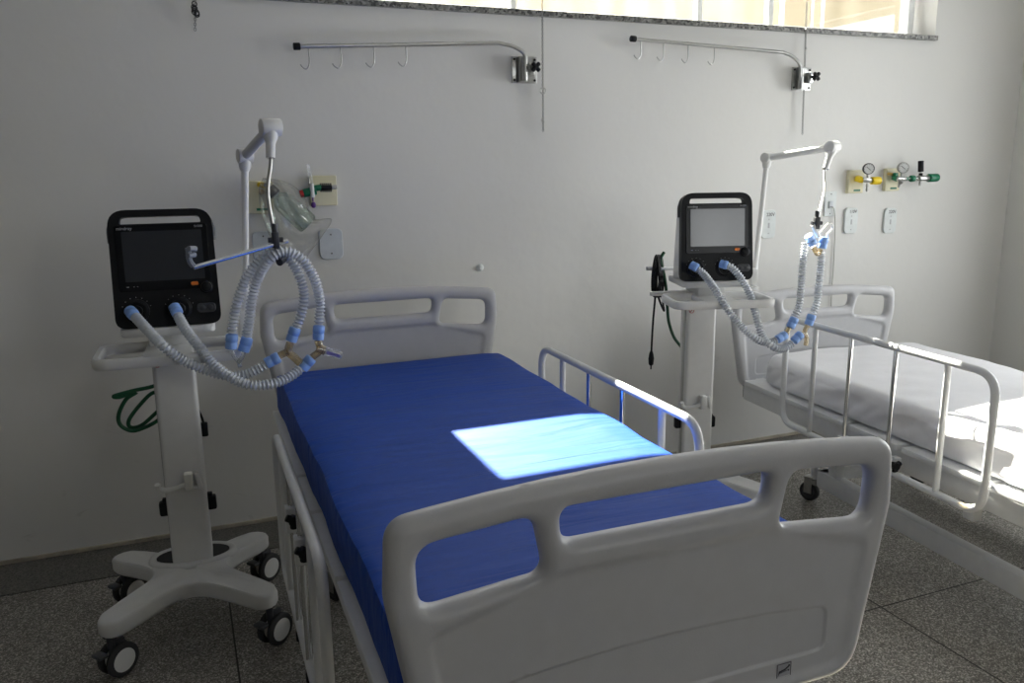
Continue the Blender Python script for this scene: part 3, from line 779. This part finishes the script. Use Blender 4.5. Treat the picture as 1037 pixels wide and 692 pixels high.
# horizontal hose holder bar clipped to the left ventilator's arm
def part(root, inv, name, bm, m):
    bm.transform(inv); return obj(name, bm, m, root)
bm = NB(); rod(bm, W(196, 271, -1.10), W(291, 244, -1.01), .006); part(vent1, inv1, 'holder_bar', bm, 'chrome')['label'] = 'chrome hose holder bar'
bm = NB(); a = W(196, 270, -1.10); b = W(191, 256, -1.10)
tube(bm, catmull([a, W(192, 264, -1.10), b, W(190, 251, -1.10)], 4), .0075, 8); rod(bm, W(191, 252, -1.11), W(198, 252, -1.09), .007); rod(bm, W(190, 259, -1.11), W(197, 258, -1.09), .007); part(vent1, inv1, 'holder_clip', bm, 'clipgrey')
bm = NB(); rod(bm, W(276, 262, -1.03), W(283, 262, -1.0), .009); rod(bm, W(283, 266, -1.03), W(288, 262, -1.0), .010); rod(bm, W(279, 248, -1.02), W(284, 264, -1.02), .006); part(vent1, inv1, 'holder_clip', bm, 'darkgrey')

# ------------------------------------------------------------------ breathing circuits
def hose_bm(P, r=.0145):
    Q = resample(catmull(P, 10), .0026); bm = NB()
    pr = (r*1.06, r*.96, r*.70, r*.72)
    tube(bm, Q, lambda i: pr[i % 4], 12); return bm
def cuff_bm(c, d, L=.042, r=.0165):
    c = Vector(c); d = Vector(d).normalized(); bm = NB()
    lathe(bm, [(r*.8, -L/2), (r*.97, -L/2+.001), (r, -L*.1), (r*.93, -L*.06), (r*.93, -L*.0), (r*1.03, L*.04), (r*1.0, L/2-.002), (r*.8, L/2)], c, d, 20)
    return bm
def px(P, y):
    return [W(p[0], p[1], p[2] if len(p) > 2 else y) for p in P]
def circuit(name, loc, label, hoses, cuffs, ys):
    root = tag(empty(name, loc), label, 'breathing tubes', 'corrugated breathing hose sets hanging from the ventilators')
    inv = Matrix.Translation(Vector(loc)).inverted()
    def add(n, bm, m, lab=None):
        bm.transform(inv); o = obj(n, bm, m, root, True, 60)
        if lab: o['label'] = lab
        return o
    for P in hoses: add('corrugated_hose', hose_bm(P), 'hose')
    for k, (c, d) in enumerate(cuffs): add('cuff', cuff_bm(c, d, .030 if k < 2 else .042), 'cuff', 'light blue cuff')
    for P, r, m in ys:
        bm = NB(); tube(bm, catmull(P, 5), r if callable(r) else (lambda i, r=r: r), 14); add('y_piece', bm, m)
    return root, add
y = -1.0
hA = px([(133, 316, -.862), (140, 324, -.90), (152, 337, -.95), (167, 352), (185, 365), (206, 374), (226, 380), (246, 380), (261, 374), (269, 369)], y)
hB = px([(177, 313, -.865), (182, 323, -.89), (189, 335, -.93), (203, 353, -.98), (217, 370, -1.01), (235, 383, -1.04), (253, 390, -1.06), (275, 389, -1.06), (293, 382, -1.04), (304, 374, -1.02)], y)
hC = px([(235, 337), (237, 322), (242, 301), (252, 277), (267, 260), (279, 254), (291, 259), (303, 279), (308, 299), (305, 319), (300, 332)], y)
hD = px([(250, 340, -.97), (253, 322, -.98), (255, 304, -.99), (261, 282), (274, 262, -1.03), (290, 255, -1.03), (306, 263, -1.03), (319, 284, -1.02), (324, 307), (323, 328)], y)
cf = [(W(133.5, 317, -.875), W(138, 322, -.90)-W(132, 315, -.865)), (W(178, 314, -.875), W(181, 321, -.89)-W(177, 313, -.865)),
      (W(276, 365, y), W(284, 361, y)-W(267, 370, y)), (W(311, 368, y), W(317, 361, y)-W(305, 375, y)),
      (W(234.5, 346, y), W(235, 337, y)-W(234, 354, y)), (W(248.5, 349, y+.02), W(251, 340, y+.02)-W(246, 357, y+.02)),
      (W(297, 339, y), W(300, 330, y)-W(294, 348, y)), (W(322.6, 337, y), W(323, 328, y)-W(322, 346, y))]
ys = [(px([(294, 347), (292, 356), (298, 362), (304, 368)], y), .0115, 'amber'), (px([(282, 361), (292, 356)], y), .0105, 'amber'),
      (px([(316, 362), (324, 355), (322, 345)], y), .0105, 'amber'), (px([(321, 353), (329, 355)], y), .013, 'amber'),
      (px([(234, 354), (237, 361), (242, 367), (243, 372)], y), .006, 'clearpl'), (px([(247, 357), (245, 362), (241, 368)], y), .006, 'clearpl')]
c1, add1 = circuit('breathing_circuit', (.12, -1.0, .83), 'looped corrugated breathing hoses with light blue cuffs on the left ventilator, above the blue mattress', [hA, hB, hC, hD], cf, ys)
bm = NB(); rod(bm, W(327, 355, y), W(346, 360, y), .0135, 18, .003); add1('test_lung_tube', bm, 'clearpl', 'clear plastic cylinder')
bm = NB(); a, b = W(331, 357, y-.0137), W(344, 361, y-.0137); box(bm, (a+b)/2, ((b-a).length, .001, .009), 0, Matrix.Rotation(math.atan2(b.z-a.z, b.x-a.x)*-1, 4, 'Y')); add1('printed_label', bm, 'label', 'purple printed label')

y = -.98
hA = px([(702, 270, -.775), (712, 277, -.80), (724, 293, -.86), (738, 315, -.92), (752, 332, -.95), (767, 344), (779, 347), (786, 345)], y)
hB = px([(732, 268, -.775), (742, 272, -.80), (753, 286, -.84), (761, 302, -.88), (766, 320, -.92), (772, 340, -.96), (782, 351, -1.0), (794, 353, -1.0), (802, 348, -1.0)], y)
hC = px([(805, 320), (809, 311), (811, 293), (813, 267), (816, 246)], y)
hD = px([(823, 317), (827, 307), (829, 290), (831, 270), (832, 254)], y)
cf = [(W(703, 270, -.78), W(710, 274, -.8)-W(701, 269, -.77)), (W(733, 268, -.78), W(741, 270, -.8)-W(731, 267.5, -.77)),
      (W(791.5, 341.5, y), W(796, 339, y)-W(786, 345, y)), (W(807.5, 342, y), W(812, 337, y)-W(802, 347, y)),
      (W(802.5, 327, y), W(806, 320, y)-W(799, 334, y)), (W(820.5, 324, y), W(823, 317, y)-W(818, 331, y)),
      (W(821, 243, y), W(826, 252, y)-W(816, 234, y)), (W(833.5, 246, y), W(834, 238, y)-W(831, 254, y))]
ys = [(px([(800, 331), (797, 337), (795, 341)], y), .009, 'amber'), (px([(818, 330), (815, 336), (817, 343), (816, 350)], y), .009, 'amber'), (px([(812, 338), (816, 340)], y), .010, 'amber'),
      (px([(824, 250), (828, 257), (831, 253)], y), .010, 'amber')]
c2, add2 = circuit('breathing_circuit', (2.3, -.95, .70), 'corrugated breathing hoses hanging from the ventilator between the beds, over the white sheet side', [hA, hB, hC, hD], cf, ys)
bm = NB(); tube(bm, catmull(px([(829, 238), (835, 231), (841, 226), (843, 232), (838, 238), (839, 245)], y), 5), .0045, 8); add2('hose_hook', bm, 'ventw')
bm = NB(); rod(bm, W(823, 228, y), W(829, 240, y), .008, 12, .002); add2('hose_hook', bm, 'ventw')

# ------------------------------------------------------------------ cables and gas hoses by the ventilators
def line_thing(name, P, r, m, label, cat, n=8, seg=10):
    o0 = Vector(P[0]); bm = NB(); tube(bm, catmull([Vector(p)-o0 for p in P], n), r, seg); o = obj(name, bm, m); o.location = o0
    return tag(o, label, cat)
q = lambda L, y: [W(100+a/4.33, 370+b/4.33, y) for a, b in L]
y = -.52
P = q([(300, 60), (240, 92), (150, 112), (68, 135), (90, 140), (165, 118)], y)+q([(120, 150), (88, 215), (95, 262), (145, 288), (205, 272), (262, 240)], y)+q([(300, 200), (290, 140), (240, 120), (180, 175), (133, 240), (140, 272), (190, 262), (262, 200), (300, 180)], y+.03)
line_thing('oxygen_hose', P, .0065, 'hosegreen', 'dark green gas hose looped behind the column of the left ventilator', 'hose')
P = [W(185, 390, -.52), W(197, 408, -.50), W(204, 422, -.50), W(207, 432, -.50)]
o = line_thing('power_cord', P, .004, 'black', 'black power plug hanging behind the left ventilator column', 'cable')
bm = NB(); box(bm, P[-1]-P[0]-Vector((0, 0, .01)), (.022, .018, .05), .005); obj('plug', bm, 'black', o)
q = lambda L, y: [W(640+a/4.61, 250+b/4.61, y) for a, b in L]
y = -.50
P = q([(150, 25), (135, 60), (150, 130), (160, 200), (165, 280), (172, 350), (195, 420), (230, 468)], y)
line_thing('oxygen_hose', P, .0065, 'hosegreen', 'green gas hose curving down beside the ventilator between the beds', 'hose')
o = line_thing('hose_end', q([(230, 468), (245, 486), (262, 505)], y), .0045, 'cordgrey', 'grey end of the green hose by the middle ventilator column', 'hose')
P = q([(110, 90), (112, 170), (125, 240), (150, 300), (140, 235), (130, 160), (128, 95), (118, 85), (112, 150), (108, 240), (100, 330), (94, 420), (90, 500)], y-.01)
o = line_thing('power_cord', P, .0042, 'black', 'black power cord coiled left of the middle ventilator, its plug hanging free', 'cable')
bm = NB(); c = P[-1]-P[0]; tube(bm, [c+Vector((0, 0, .012)), c, c-Vector((0, 0, .02)), c-Vector((0, 0, .045)), c-Vector((0, 0, .05))], lambda i: (.005, .009, .012, .010, .005)[i], 12)
rod(bm, c+Vector((0, 0, -.05)), c+Vector((0, 0, -.066)), .003); obj('plug', bm, 'black', o)
# coil of the cord around the rear hook
bm = NB()
for k in range(4):
    c = W(664+k*1.5, 280, y-.02+.008*k); tube(bm, [c+Vector((.016*math.cos(a), .004*math.sin(2*a), .085*math.sin(a))) for a in [2*PI*i/24 for i in range(24)]], .0045, 8, True)
bm.transform(Matrix.Translation(-P[0])); obj('cord_coil', bm, 'black', o)
bm = NB(); a = inv2 @ W(655, 272, -.50); b = inv2 @ W(690, 272, -.50); rod(bm, a, b, .008); a = inv2 @ W(661, 297, -.58); b = inv2 @ W(700, 297, -.58); box(bm, (a+b)/2, ((b-a).length, .025, .018), .006); obj('cord_hook', bm, 'ventw', vent2)

# ------------------------------------------------------------------ swing arms with hooks on the wall
def swing_arm(tip, bend, elbow, down, plate, hooks, label):
    tipw, b0, el, dn = [W(*p) for p in (tip, bend, elbow, down)]
    c = W(*plate); c.y = 0
    root = tag(empty('drip_arm', (c.x, 0, c.z)), label, 'hook rail', 'steel swing arms with drip hooks above the beds')
    o = Vector((c.x, 0, c.z))
    bm = NB(); tube(bm, [tipw-o, b0.lerp(tipw, .5)-o]+[p-o for p in catmull([b0, b0.lerp(el, .5)+Vector((.01, 0, .008)), el, dn.lerp(el, .5), dn], 5)], .0082, 14); arm = obj('arm_tube', bm, 'steel', root)
    d = (tipw-b0).normalized(); bm = NB(); rod(bm, tipw-o-d*.004, tipw-o+d*.022, .0135, 16, .003); obj('end_cap', bm, 'black', arm)
    bm = NB(); box(bm, (0, -.003, 0), (.115, .006, .108), .001); box(bm, (-.018, -.022, 0), (.036, .034, .104), .003)
    rod(bm, Vector((dn.x-o.x, dn.y, .045)), Vector((dn.x-o.x, dn.y, -.05)), .013); box(bm, (.010, -.035, 0), (.03, .05, .05), .003)
    obj('mounting_plate', bm, 'steel', root)
    bm = NB()
    for s in (-1, 1):
        for t in (-1, 1): rod(bm, (s*.047, -.005, t*.042), (s*.047, -.010, t*.042), .005, 10)
    obj('plate_screws', bm, 'black', root)
    bm = NB(); kc = Vector((.018, -.088, .004)); rod(bm, kc+Vector((0, .03, 0)), kc, .006)
    for k in range(4):
        a = R(45+90*k); rod(bm, kc, kc+Vector((math.cos(a)*.022, 0, math.sin(a)*.022)), .009, 10, .002)
    obj('clamp_knob', bm, 'black', root)
    for hx in hooks:
        # point on the tube at that pixel column
        best = min((abs(((tipw.lerp(b0, t/200)-CAM).dot(RT)/(tipw.lerp(b0, t/200)-CAM).dot(FW))*FPX+518.5-hx), t) for t in range(201))[1]
        p = tipw.lerp(b0, best/200)-o
        bm = NB(); tube(bm, catmull([p+Vector((0, 0, .009)), p+Vector((.002, 0, -.02)), p+Vector((.002, 0, -.062)), p+Vector((-.010, 0, -.082)), p+Vector((-.024, 0, -.076)), p+Vector((-.032, 0, -.066))], 5), .0026, 8); obj('hook', bm, 'steel', arm)
    return root
swing_arm((303, 47, -.06), (505, 43.5, -.06), (531, 55, -.06), (531.5, 82, -.055), (530.5, 71, 0), (312, 344, 378, 410), 'steel swing arm with four drip hooks on the wall above the blue mattress')
swing_arm((643, 39.5, -.06), (793, 53, -.06), (810, 66, -.06), (810.5, 90, -.055), (811, 80, 0), (649, 672, 697, 723), 'steel swing arm with four drip hooks above the ventilator between the beds')

# window chains
def chain(P, label, extras=()):
    a, b = P[0], P[-1]; n = int((a-b).length/.0085); root = tag(empty('window_chain', a), label, 'chain', 'pull chains of the high window')
    bm = NB()
    for i in range(n):
        c = a.lerp(b, (i+.5)/n)-a; w = .0022
        ax = Vector((1, 0, 0)) if i % 2 else Vector((0, 1, 0))
        tube(bm, [c+ax*.0042*math.cos(t)+Vector((0, 0, .0062*math.sin(t))) for t in [2*PI*k/8 for k in range(8)]], .0013, 5, True)
    obj('links', bm, 'chainsteel', root)
    for kind, p in extras:
        c = p-a; bm = NB()
        if kind == 'ring': tube(bm, [c+Vector((.013*math.cos(t), -.003, .013*math.sin(t))) for t in [2*PI*k/20 for k in range(20)]], .0020, 8, True); obj('pull_ring', bm, 'steel', root)
        if kind == 'knot':
            for k in range(9):
                t = random.uniform(0, 6.28); e = c+Vector((random.uniform(-.006, .006), -.004, random.uniform(-.02, .02)))
                tube(bm, [e+Vector((.008*math.cos(s+t), .004*math.sin(s), .010*math.sin(s+t))) for s in [2*PI*j/10 for j in range(10)]], .002, 6, True)
            obj('knot', bm, 'rubber', root)
        if kind == 'clip': rod(bm, c+Vector((-.006, -.002, .003)), c+Vector((.005, -.002, -.004)), .004, 8); obj('clip', bm, 'steel', root)
    return root
yc = -.028
a = W(549, 0, yc); a.z = 2.42
b = W(550, 133, yc); b.x = a.x = (a.x+b.x)/2
chain([W(549, -22, yc), W(550, 133, yc)], 'window chain with a ring, right of the first swing arm bracket', [('ring', W(549.6, 92, yc)), ('clip', W(549.6, 122, yc))])
chain([W(817, 2, yc), W(812.5, 136, yc)], 'window chain hanging past the second swing arm bracket', [('clip', W(816, 30, yc)), ('clip', W(815.7, 48, yc))])
chain([W(197.5, -25, yc), W(197.5, 31, yc)], 'short knotted window chain at the top left of the wall', [('knot', W(197.7, 9, yc))])

# ------------------------------------------------------------------ wall outlets and plates
def wall_plate(name, cx, cy, w, h, m, r, label, cat, group=None, t=.012, feat=None, roll=0):
    """w, h in metres, centred on a pixel of the back wall"""
    c = W(cx, cy, 0); c.y = 0
    root = tag(empty(name, c), label, cat, group)
    rot = Matrix.Rotation(roll, 4, 'Y')
    f = lambda a, b, tt: rot @ Vector((a, -tt, b))
    bm = NB(); prism(bm, rrect(0, 0, w, h, r), f, 0, t, .0025); pl_ = obj('cover', bm, m, root)
    if feat: feat(root, f, t)
    return root
def feat_socket(txt):
    def F(root, f, t):
        bm = NB()
        for z in (.024, -.046): rod(bm, f(0, z, t-.001), f(0, z, t+.0012), .0032, 10)
        for z in (-.004, .004): rod(bm, f(0, z*1.8-.006, t-.001), f(0, z*1.8-.006, t+.0008), .0028, 8)
        box(bm, f(0, -.006, t), (.010, .0012, .026), .0); obj('socket_holes', bm, 'greytext', root)
        if txt:
            bm = text_bm(txt, .024, lambda c: f(c.x+.008, c.y+.047, t+c.z)); obj('handwriting', bm, 'ink', root, False)['label'] = 'handwritten voltage mark'
    return F
def feat_screws(root, f, t):
    bm = NB()
    for z in (.038, -.038): rod(bm, f(0, z, t-.001), f(0, z, t+.0015), .0032, 10)
    obj('screws', bm, 'ink', root)
def feat_gas(root, f, t):
    bm = NB(); box(bm, f(.008, -.045, t), (.045, .0012, .010)); obj('outlet_label', bm, 'green', root)['label'] = 'green printed label'
    bm = NB(); rod(bm, f(.005, .022, t-.002), f(.005, .022, t+.012), .011, 16, .002); obj('outlet_valve', bm, 'brass', root)
wall_plate('wall_plate', 267, 249, .085, .115, 'plate', .022, 'grey rounded blank wall plate just right of the left ventilator arm pole', 'wall plate', t=.01, feat=feat_screws)
wall_plate('wall_plate', 335, 247, .095, .125, 'plate', .026, 'grey rounded blank wall plate below the small oxygen flowmeter', 'wall plate', t=.01, feat=feat_screws)
wall_plate('socket_plate', 777, 227, .088, .142, 'platelight', .026, 'pale wall socket plate with handwritten voltage, right beside the middle ventilator arm pole', 'socket', feat=feat_socket('220V'))
wall_plate('socket_plate', 860.5, 223.5, .088, .135, 'platelight', .026, 'pale wall socket plate with handwritten voltage, directly below the yellow regulator', 'socket', feat=feat_socket('110V'))
wall_plate('socket_plate', 900, 223.5, .088, .135, 'platelight', .026, 'pale wall socket plate with handwritten voltage, the rightmost, below the green regulator', 'socket', feat=feat_socket('220V'))
def feat_switch(root, f, t):
    bm = NB(); box(bm, f(0, -.004, t+.003), (.028, .008, .036), .002); obj('socket_insert', bm, 'plate', root)
    bm = NB()
    for z in (.05, -.05): rod(bm, f(0, z, t-.001), f(0, z, t+.0015), .0028, 8)
    box(bm, f(0, -.016, t+.006), (.022, .004, .003)); obj('screws', bm, 'ink', root)
wall_plate('call_point_plate', 840, 206.5, .076, .128, 'platelight', .004, 'square-cornered white socket plate with a thin cable, low left of the yellow regulator', 'socket', t=.008, feat=feat_switch)
line_thing('thin_cable', [W(842, 209, -.014), W(845, 214, -.016), W(845.5, 235, -.010), W(844, 270, -.008), W(842, 300, -.008), W(841, 350, -.008)], .0022, 'cordgrey', 'thin beige cable running down the wall behind the farther bed headboard', 'cable')
wall_plate('gas_outlet', 327, 193, .105, .118, 'cream', .006, 'cream gas outlet plate behind the oxygen flowmeter, upper left wall', 'gas outlet', t=.02, feat=None)
wall_plate('gas_outlet', 263, 200, .10, .125, 'cream', .006, 'cream gas outlet plate partly hidden by the bagged glass bottle', 'gas outlet', t=.02, feat=feat_gas, roll=R(3))
wall_plate('gas_outlet', 864, 184, .100, .118, 'cream', .005, 'cream gas outlet plate carrying the yellow regulator', 'gas outlet', t=.022, feat=feat_gas)
wall_plate('gas_outlet', 901, 182, .100, .118, 'cream', .005, 'cream gas outlet plate carrying the green regulator', 'gas outlet', t=.022, feat=feat_gas)
# screw-in wall button
c = W(486, 271, 0); c.y = 0; bm = NB(); lathe(bm, [(.017, 0), (.017, .004), (.012, .008), (.008, .016), (0, .018)], (0, 0, 0), (0, -1, 0), 20); o = obj('wall_stud', bm, 'platelight'); o.location = c; tag(o, 'tiny round white stud on the bare wall above the blue mattress headboard', 'wall stud')

# oxygen flowmeter on the left
y = -.085
O = W(327, 192, -.02)
root = tag(empty('oxygen_flowmeter', O), 'small oxygen flowmeter with a clear upright tube, green body and purple tip', 'flowmeter')
iv = Matrix.Translation(-O)
def add(n, bm, m, p=root, smooth=True): bm.transform(iv); return obj(n, bm, m, p, smooth)
bm = NB(); rod(bm, W(307, 196, y), W(320, 193, y), .0165, 18, .003); rod(bm, W(317, 191, y), W(325, 190, y), .012, 14, .002); add('valve_body', bm, 'green')
bm = NB(); rod(bm, W(304, 196.8, y), W(307.5, 195.9, y), .0145, 16, .002); add('valve_knob', bm, 'red')
bm = NB(); rod(bm, W(316.8, 200, y-.012), W(315.5, 186, y-.012), .0085, 14); add('collar', bm, 'dial')
bm = NB(); tube(bm, [W(315.5, 187, y), W(314.2, 178, y), W(311.5, 167, y)], lambda i: (.007, .0075, .0055)[i], 14); add('flow_tube', bm, 'clearpl')
bm = NB(); rod(bm, W(324, 190.5, y), W(336, 190, y), .011, 14, .002); rod(bm, W(329, 190.5, y), W(331, 190, -.02), .011, 14, .002)
for k in range(6):
    a = W(325+k*2, 190, y); rod(bm, a+Vector((0, 0, .017)), a-Vector((0, 0, .017)), .0028, 8)
add('hose_barb', bm, 'black')
bm = NB(); rod(bm, W(335, 190, y), W(341, 189.5, y), .008, 12, .001); add('steel_nut', bm, 'steel')
bm = NB(); rod(bm, W(316.5, 197, y), W(317, 204, y), .0035, 10); lathe(bm, [(.001, .014), (.006, .012), (.0095, .005), (.0095, -.003), (.006, -.009), (.001, -.011)], W(317.5, 208, y), (0, 0, 1), 16); add('outlet_tip', bm, 'purple')

# glass bottle in a clear bag
O = W(300, 215, -.09); root = tag(empty('glass_bottle', O), 'clear glass suction bottle hanging tilted in a plastic bag by the left wall', 'bottle')
iv = Matrix.Translation(-O); n0, n1 = W(277, 195, -.075), W(313, 228, -.10); ax = (n1-n0).normalized(); Lb = (n1-n0).length
def addb(n, bm, m): bm.transform(iv); return obj(n, bm, m, root)
bm = NB(); lathe(bm, [(.017, 0), (.019, .004), (.019, .018), (.028, .026), (.040, .042), (.043, .058), (.043, Lb-.012), (.040, Lb-.003), (.030, Lb)], n0, ax, 28)
addb('bottle_glass', bm, 'glass')
bm = NB(); lathe(bm, [(.021, -.022), (.023, -.018), (.023, .010), (.020, .012)], n0, ax, 20); addb('bottle_cap', bm, 'darkgrey')
bm = NB(); tube(bm, catmull([n0, n0-ax*.03+Vector((0, .01, .01)), W(268, 188, -.05), W(264, 186, -.03)], 5), .006, 10); addb('elbow_spout', bm, 'cordgrey')
bm = NB(); rod(bm, W(262, 187, -.024), W(268, 188, -.05), .010, 14, .002); addb('yellow_adapter', bm, 'yellow')
# bag: a limp closed pouch around the bottle
bm = NB(); ctr = [((266, 180), (262, 190)), ((290, 184), (262, 200)), ((309, 199), (266, 222)), ((317, 221), (276, 244)), ((336, 222), (290, 258)), ((326, 240), (303, 263)), ((311, 260), (309, 266))]
nu, nv = 36, 24; rowsF, rowsB = [], []
A = catmull([Vector((*a, 0)) for a, b in ctr], 6); B = catmull([Vector((*b, 0)) for a, b in ctr], 6)
for i, (a, b) in enumerate(zip(A, B)):
    s = i/(len(A)-1); rf, rb = [], []
    for j in range(nv+1):
        t = j/nv; p = a.lerp(b, t); bulge = math.sin(PI*t)**.6*(.010+.036*math.sin(PI*min(1, s*1.3+.05)) if s < .73 else .012)
        w = noise.noise(Vector((s*9, t*7, 1)))*.014+abs(noise.noise(Vector((s*14+t*9, t*11-s*6, 2))))*.022
        w2 = abs(noise.noise(Vector((s*12-t*5, t*9, 8))))*.016
        yb = -.085
        rf.append(bm.verts.new(W(p.x, p.y, min(-.03, yb-bulge-w*(1 if 0 < j < nv else 0)))-O))
        rb.append(rf[-1] if j in (0, nv) else bm.verts.new(W(p.x, p.y, min(-.026, yb+bulge*.9+w2))-O))
    rowsF.append(rf); rowsB.append(rb)
for rows in (rowsF, rowsB):
    for i in range(len(rows)-1):
        for j in range(nv):
            try: bm.faces.new((rows[i][j], rows[i+1][j], rows[i+1][j+1], rows[i][j+1]))
            except ValueError: pass
o = obj('plastic_bag', bm, 'film', None, True, 80); o.location = O; tag(o, 'crumpled clear plastic bag wrapped round the hanging glass bottle', 'bag')

# regulators at the right
def gauge(add, c, r, face, back):
    c = Vector(c); ax = (Vector((-.55, -1, 0))).normalized()
    bm = NB(); lathe(bm, [(r*.9, -.022), (r, -.018), (r, .001), (r*.93, .003), (r*.9, 0)], c, ax, 26); add('gauge_case', bm, back)
    bm = NB(); lathe(bm, [(r*.88, -.001), (r*.88, .001), (0, .001)], c, ax, 24); add('gauge_dial', bm, face)
    bm = NB(); s = ax.cross(Vector((0, 0, 1))).normalized(); up = Vector((0, 0, 1)); f = c+ax*.002
    tube(bm, [f-s*r*.3-up*r*.25, f+s*r*.45+up*r*.35], .0012, 6)
    for k in range(9):
        a = R(-40+k*32.5); d = s*math.cos(a)+up*math.sin(a); tube(bm, [f+d*r*.68, f+d*r*.82], .0008, 5)
    add('gauge_needle', bm, 'ink')
def thing_adder(name, O, label, cat):
    root = tag(empty(name, O), label, cat)
    def add(n, bm, m): bm.transform(Matrix.Translation(-O)); return obj(n, bm, m, root)
    return root, add
y = -.075
root, add = thing_adder('gas_regulator', W(866, 182, -.022), 'yellow air regulator with a round pressure gauge on the right wall', 'regulator')
bm = NB(); rod(bm, W(868, 181, -.022), W(872, 182, y), .017, 6, .003); rod(bm, W(866, 181, y+.02), W(874, 183, y), .013, 14, .002); add('inlet_nut', bm, 'yellow')
bm = NB(); lathe(bm, [(.012, 0), (.019, .003), (.021, .035), (.019, .052), (.012, .055), (0, .055)], W(882, 183, y), (1, -.15, -.02), 16); add('control_knob', bm, 'yellow')
bm = NB(); rod(bm, W(873, 182, y), W(884, 183, y), .013, 8, .002); rod(bm, W(879, 184, y), W(878.5, 176, y), .006, 10); add('valve_body', bm, 'steel')
bm = NB(); tube(bm, [W(878.5, 186, y), W(878.3, 188, y), W(878.2, 190, y), W(878.1, 192, y), W(878, 194, y)], lambda i: (.006, .008, .006, .008, .005)[i], 12); add('hose_barb', bm, 'steel')
gauge(add, W(880, 171, y-.01), .028, 'dial', 'black')
root, add = thing_adder('gas_regulator', W(903, 181, -.022), 'green oxygen regulator with a pale round gauge on the right wall', 'regulator')
bm = NB(); rod(bm, W(905, 180, -.022), W(908, 181, y), .016, 6, .003); box(bm, W(906, 177, y+.02), (.02, .03, .02), .003); rod(bm, W(915, 181, y), W(919, 181, y), .011, 6, .002); add('inlet_nut', bm, 'green')
bm = NB(); rod(bm, W(899, 176, -.03), W(904, 176.5, y+.02), .008, 10, .001); add('brass_stub', bm, 'brass')
bm = NB(); rod(bm, W(908, 181, y), W(917, 181, y), .0115, 12, .002); rod(bm, W(912, 185, y-.015), W(912.5, 180, y+.01), .012, 14, .002); rod(bm, W(912.7, 180, y), W(913, 175, y), .005, 10); add('valve_body', bm, 'steel')
bm = NB(); tube(bm, [W(911.5, 184, y), W(911, 186, y), W(910.5, 188, y), W(910, 190, y)], lambda i: (.006, .008, .006, .005)[i], 12); add('hose_barb', bm, 'steel')
gauge(add, W(915, 170, y-.01), .028, 'dial', 'steel')
root, add = thing_adder('oxygen_flowmeter', W(924, 181, y), 'rightmost oxygen flowmeter with a green knob and black upright tube', 'flowmeter')
bm = NB(); rod(bm, W(917, 181, y), W(932, 180.5, y), .005, 10); rod(bm, W(930, 180.5, y), W(941, 180.5, y), .015, 14, .002); rod(bm, W(933, 184, y), W(932.5, 175, y), .006, 10); add('valve_body', bm, 'steel')
bm = NB(); rod(bm, W(922, 181, y), W(925.5, 180.8, y), .017, 16, .003); add('coupling_nut', bm, 'green')
bm = NB(); rod(bm, W(940, 180.3, y), W(949, 180, y), .0215, 18, .003); add('green_knob', bm, 'green')
bm = NB(); rod(bm, W(932.5, 174, y), W(932.6, 163, y), .0145, 16, .002); rod(bm, W(932.4, 178, y), W(932.5, 175.5, y), .010, 14, .001); add('flow_tube', bm, 'black')
bm = NB(); tube(bm, [W(932, 184, y), W(931.7, 186, y), W(931.4, 188.5, y)], lambda i: (.006, .008, .005)[i], 12); add('hose_barb', bm, 'steel')
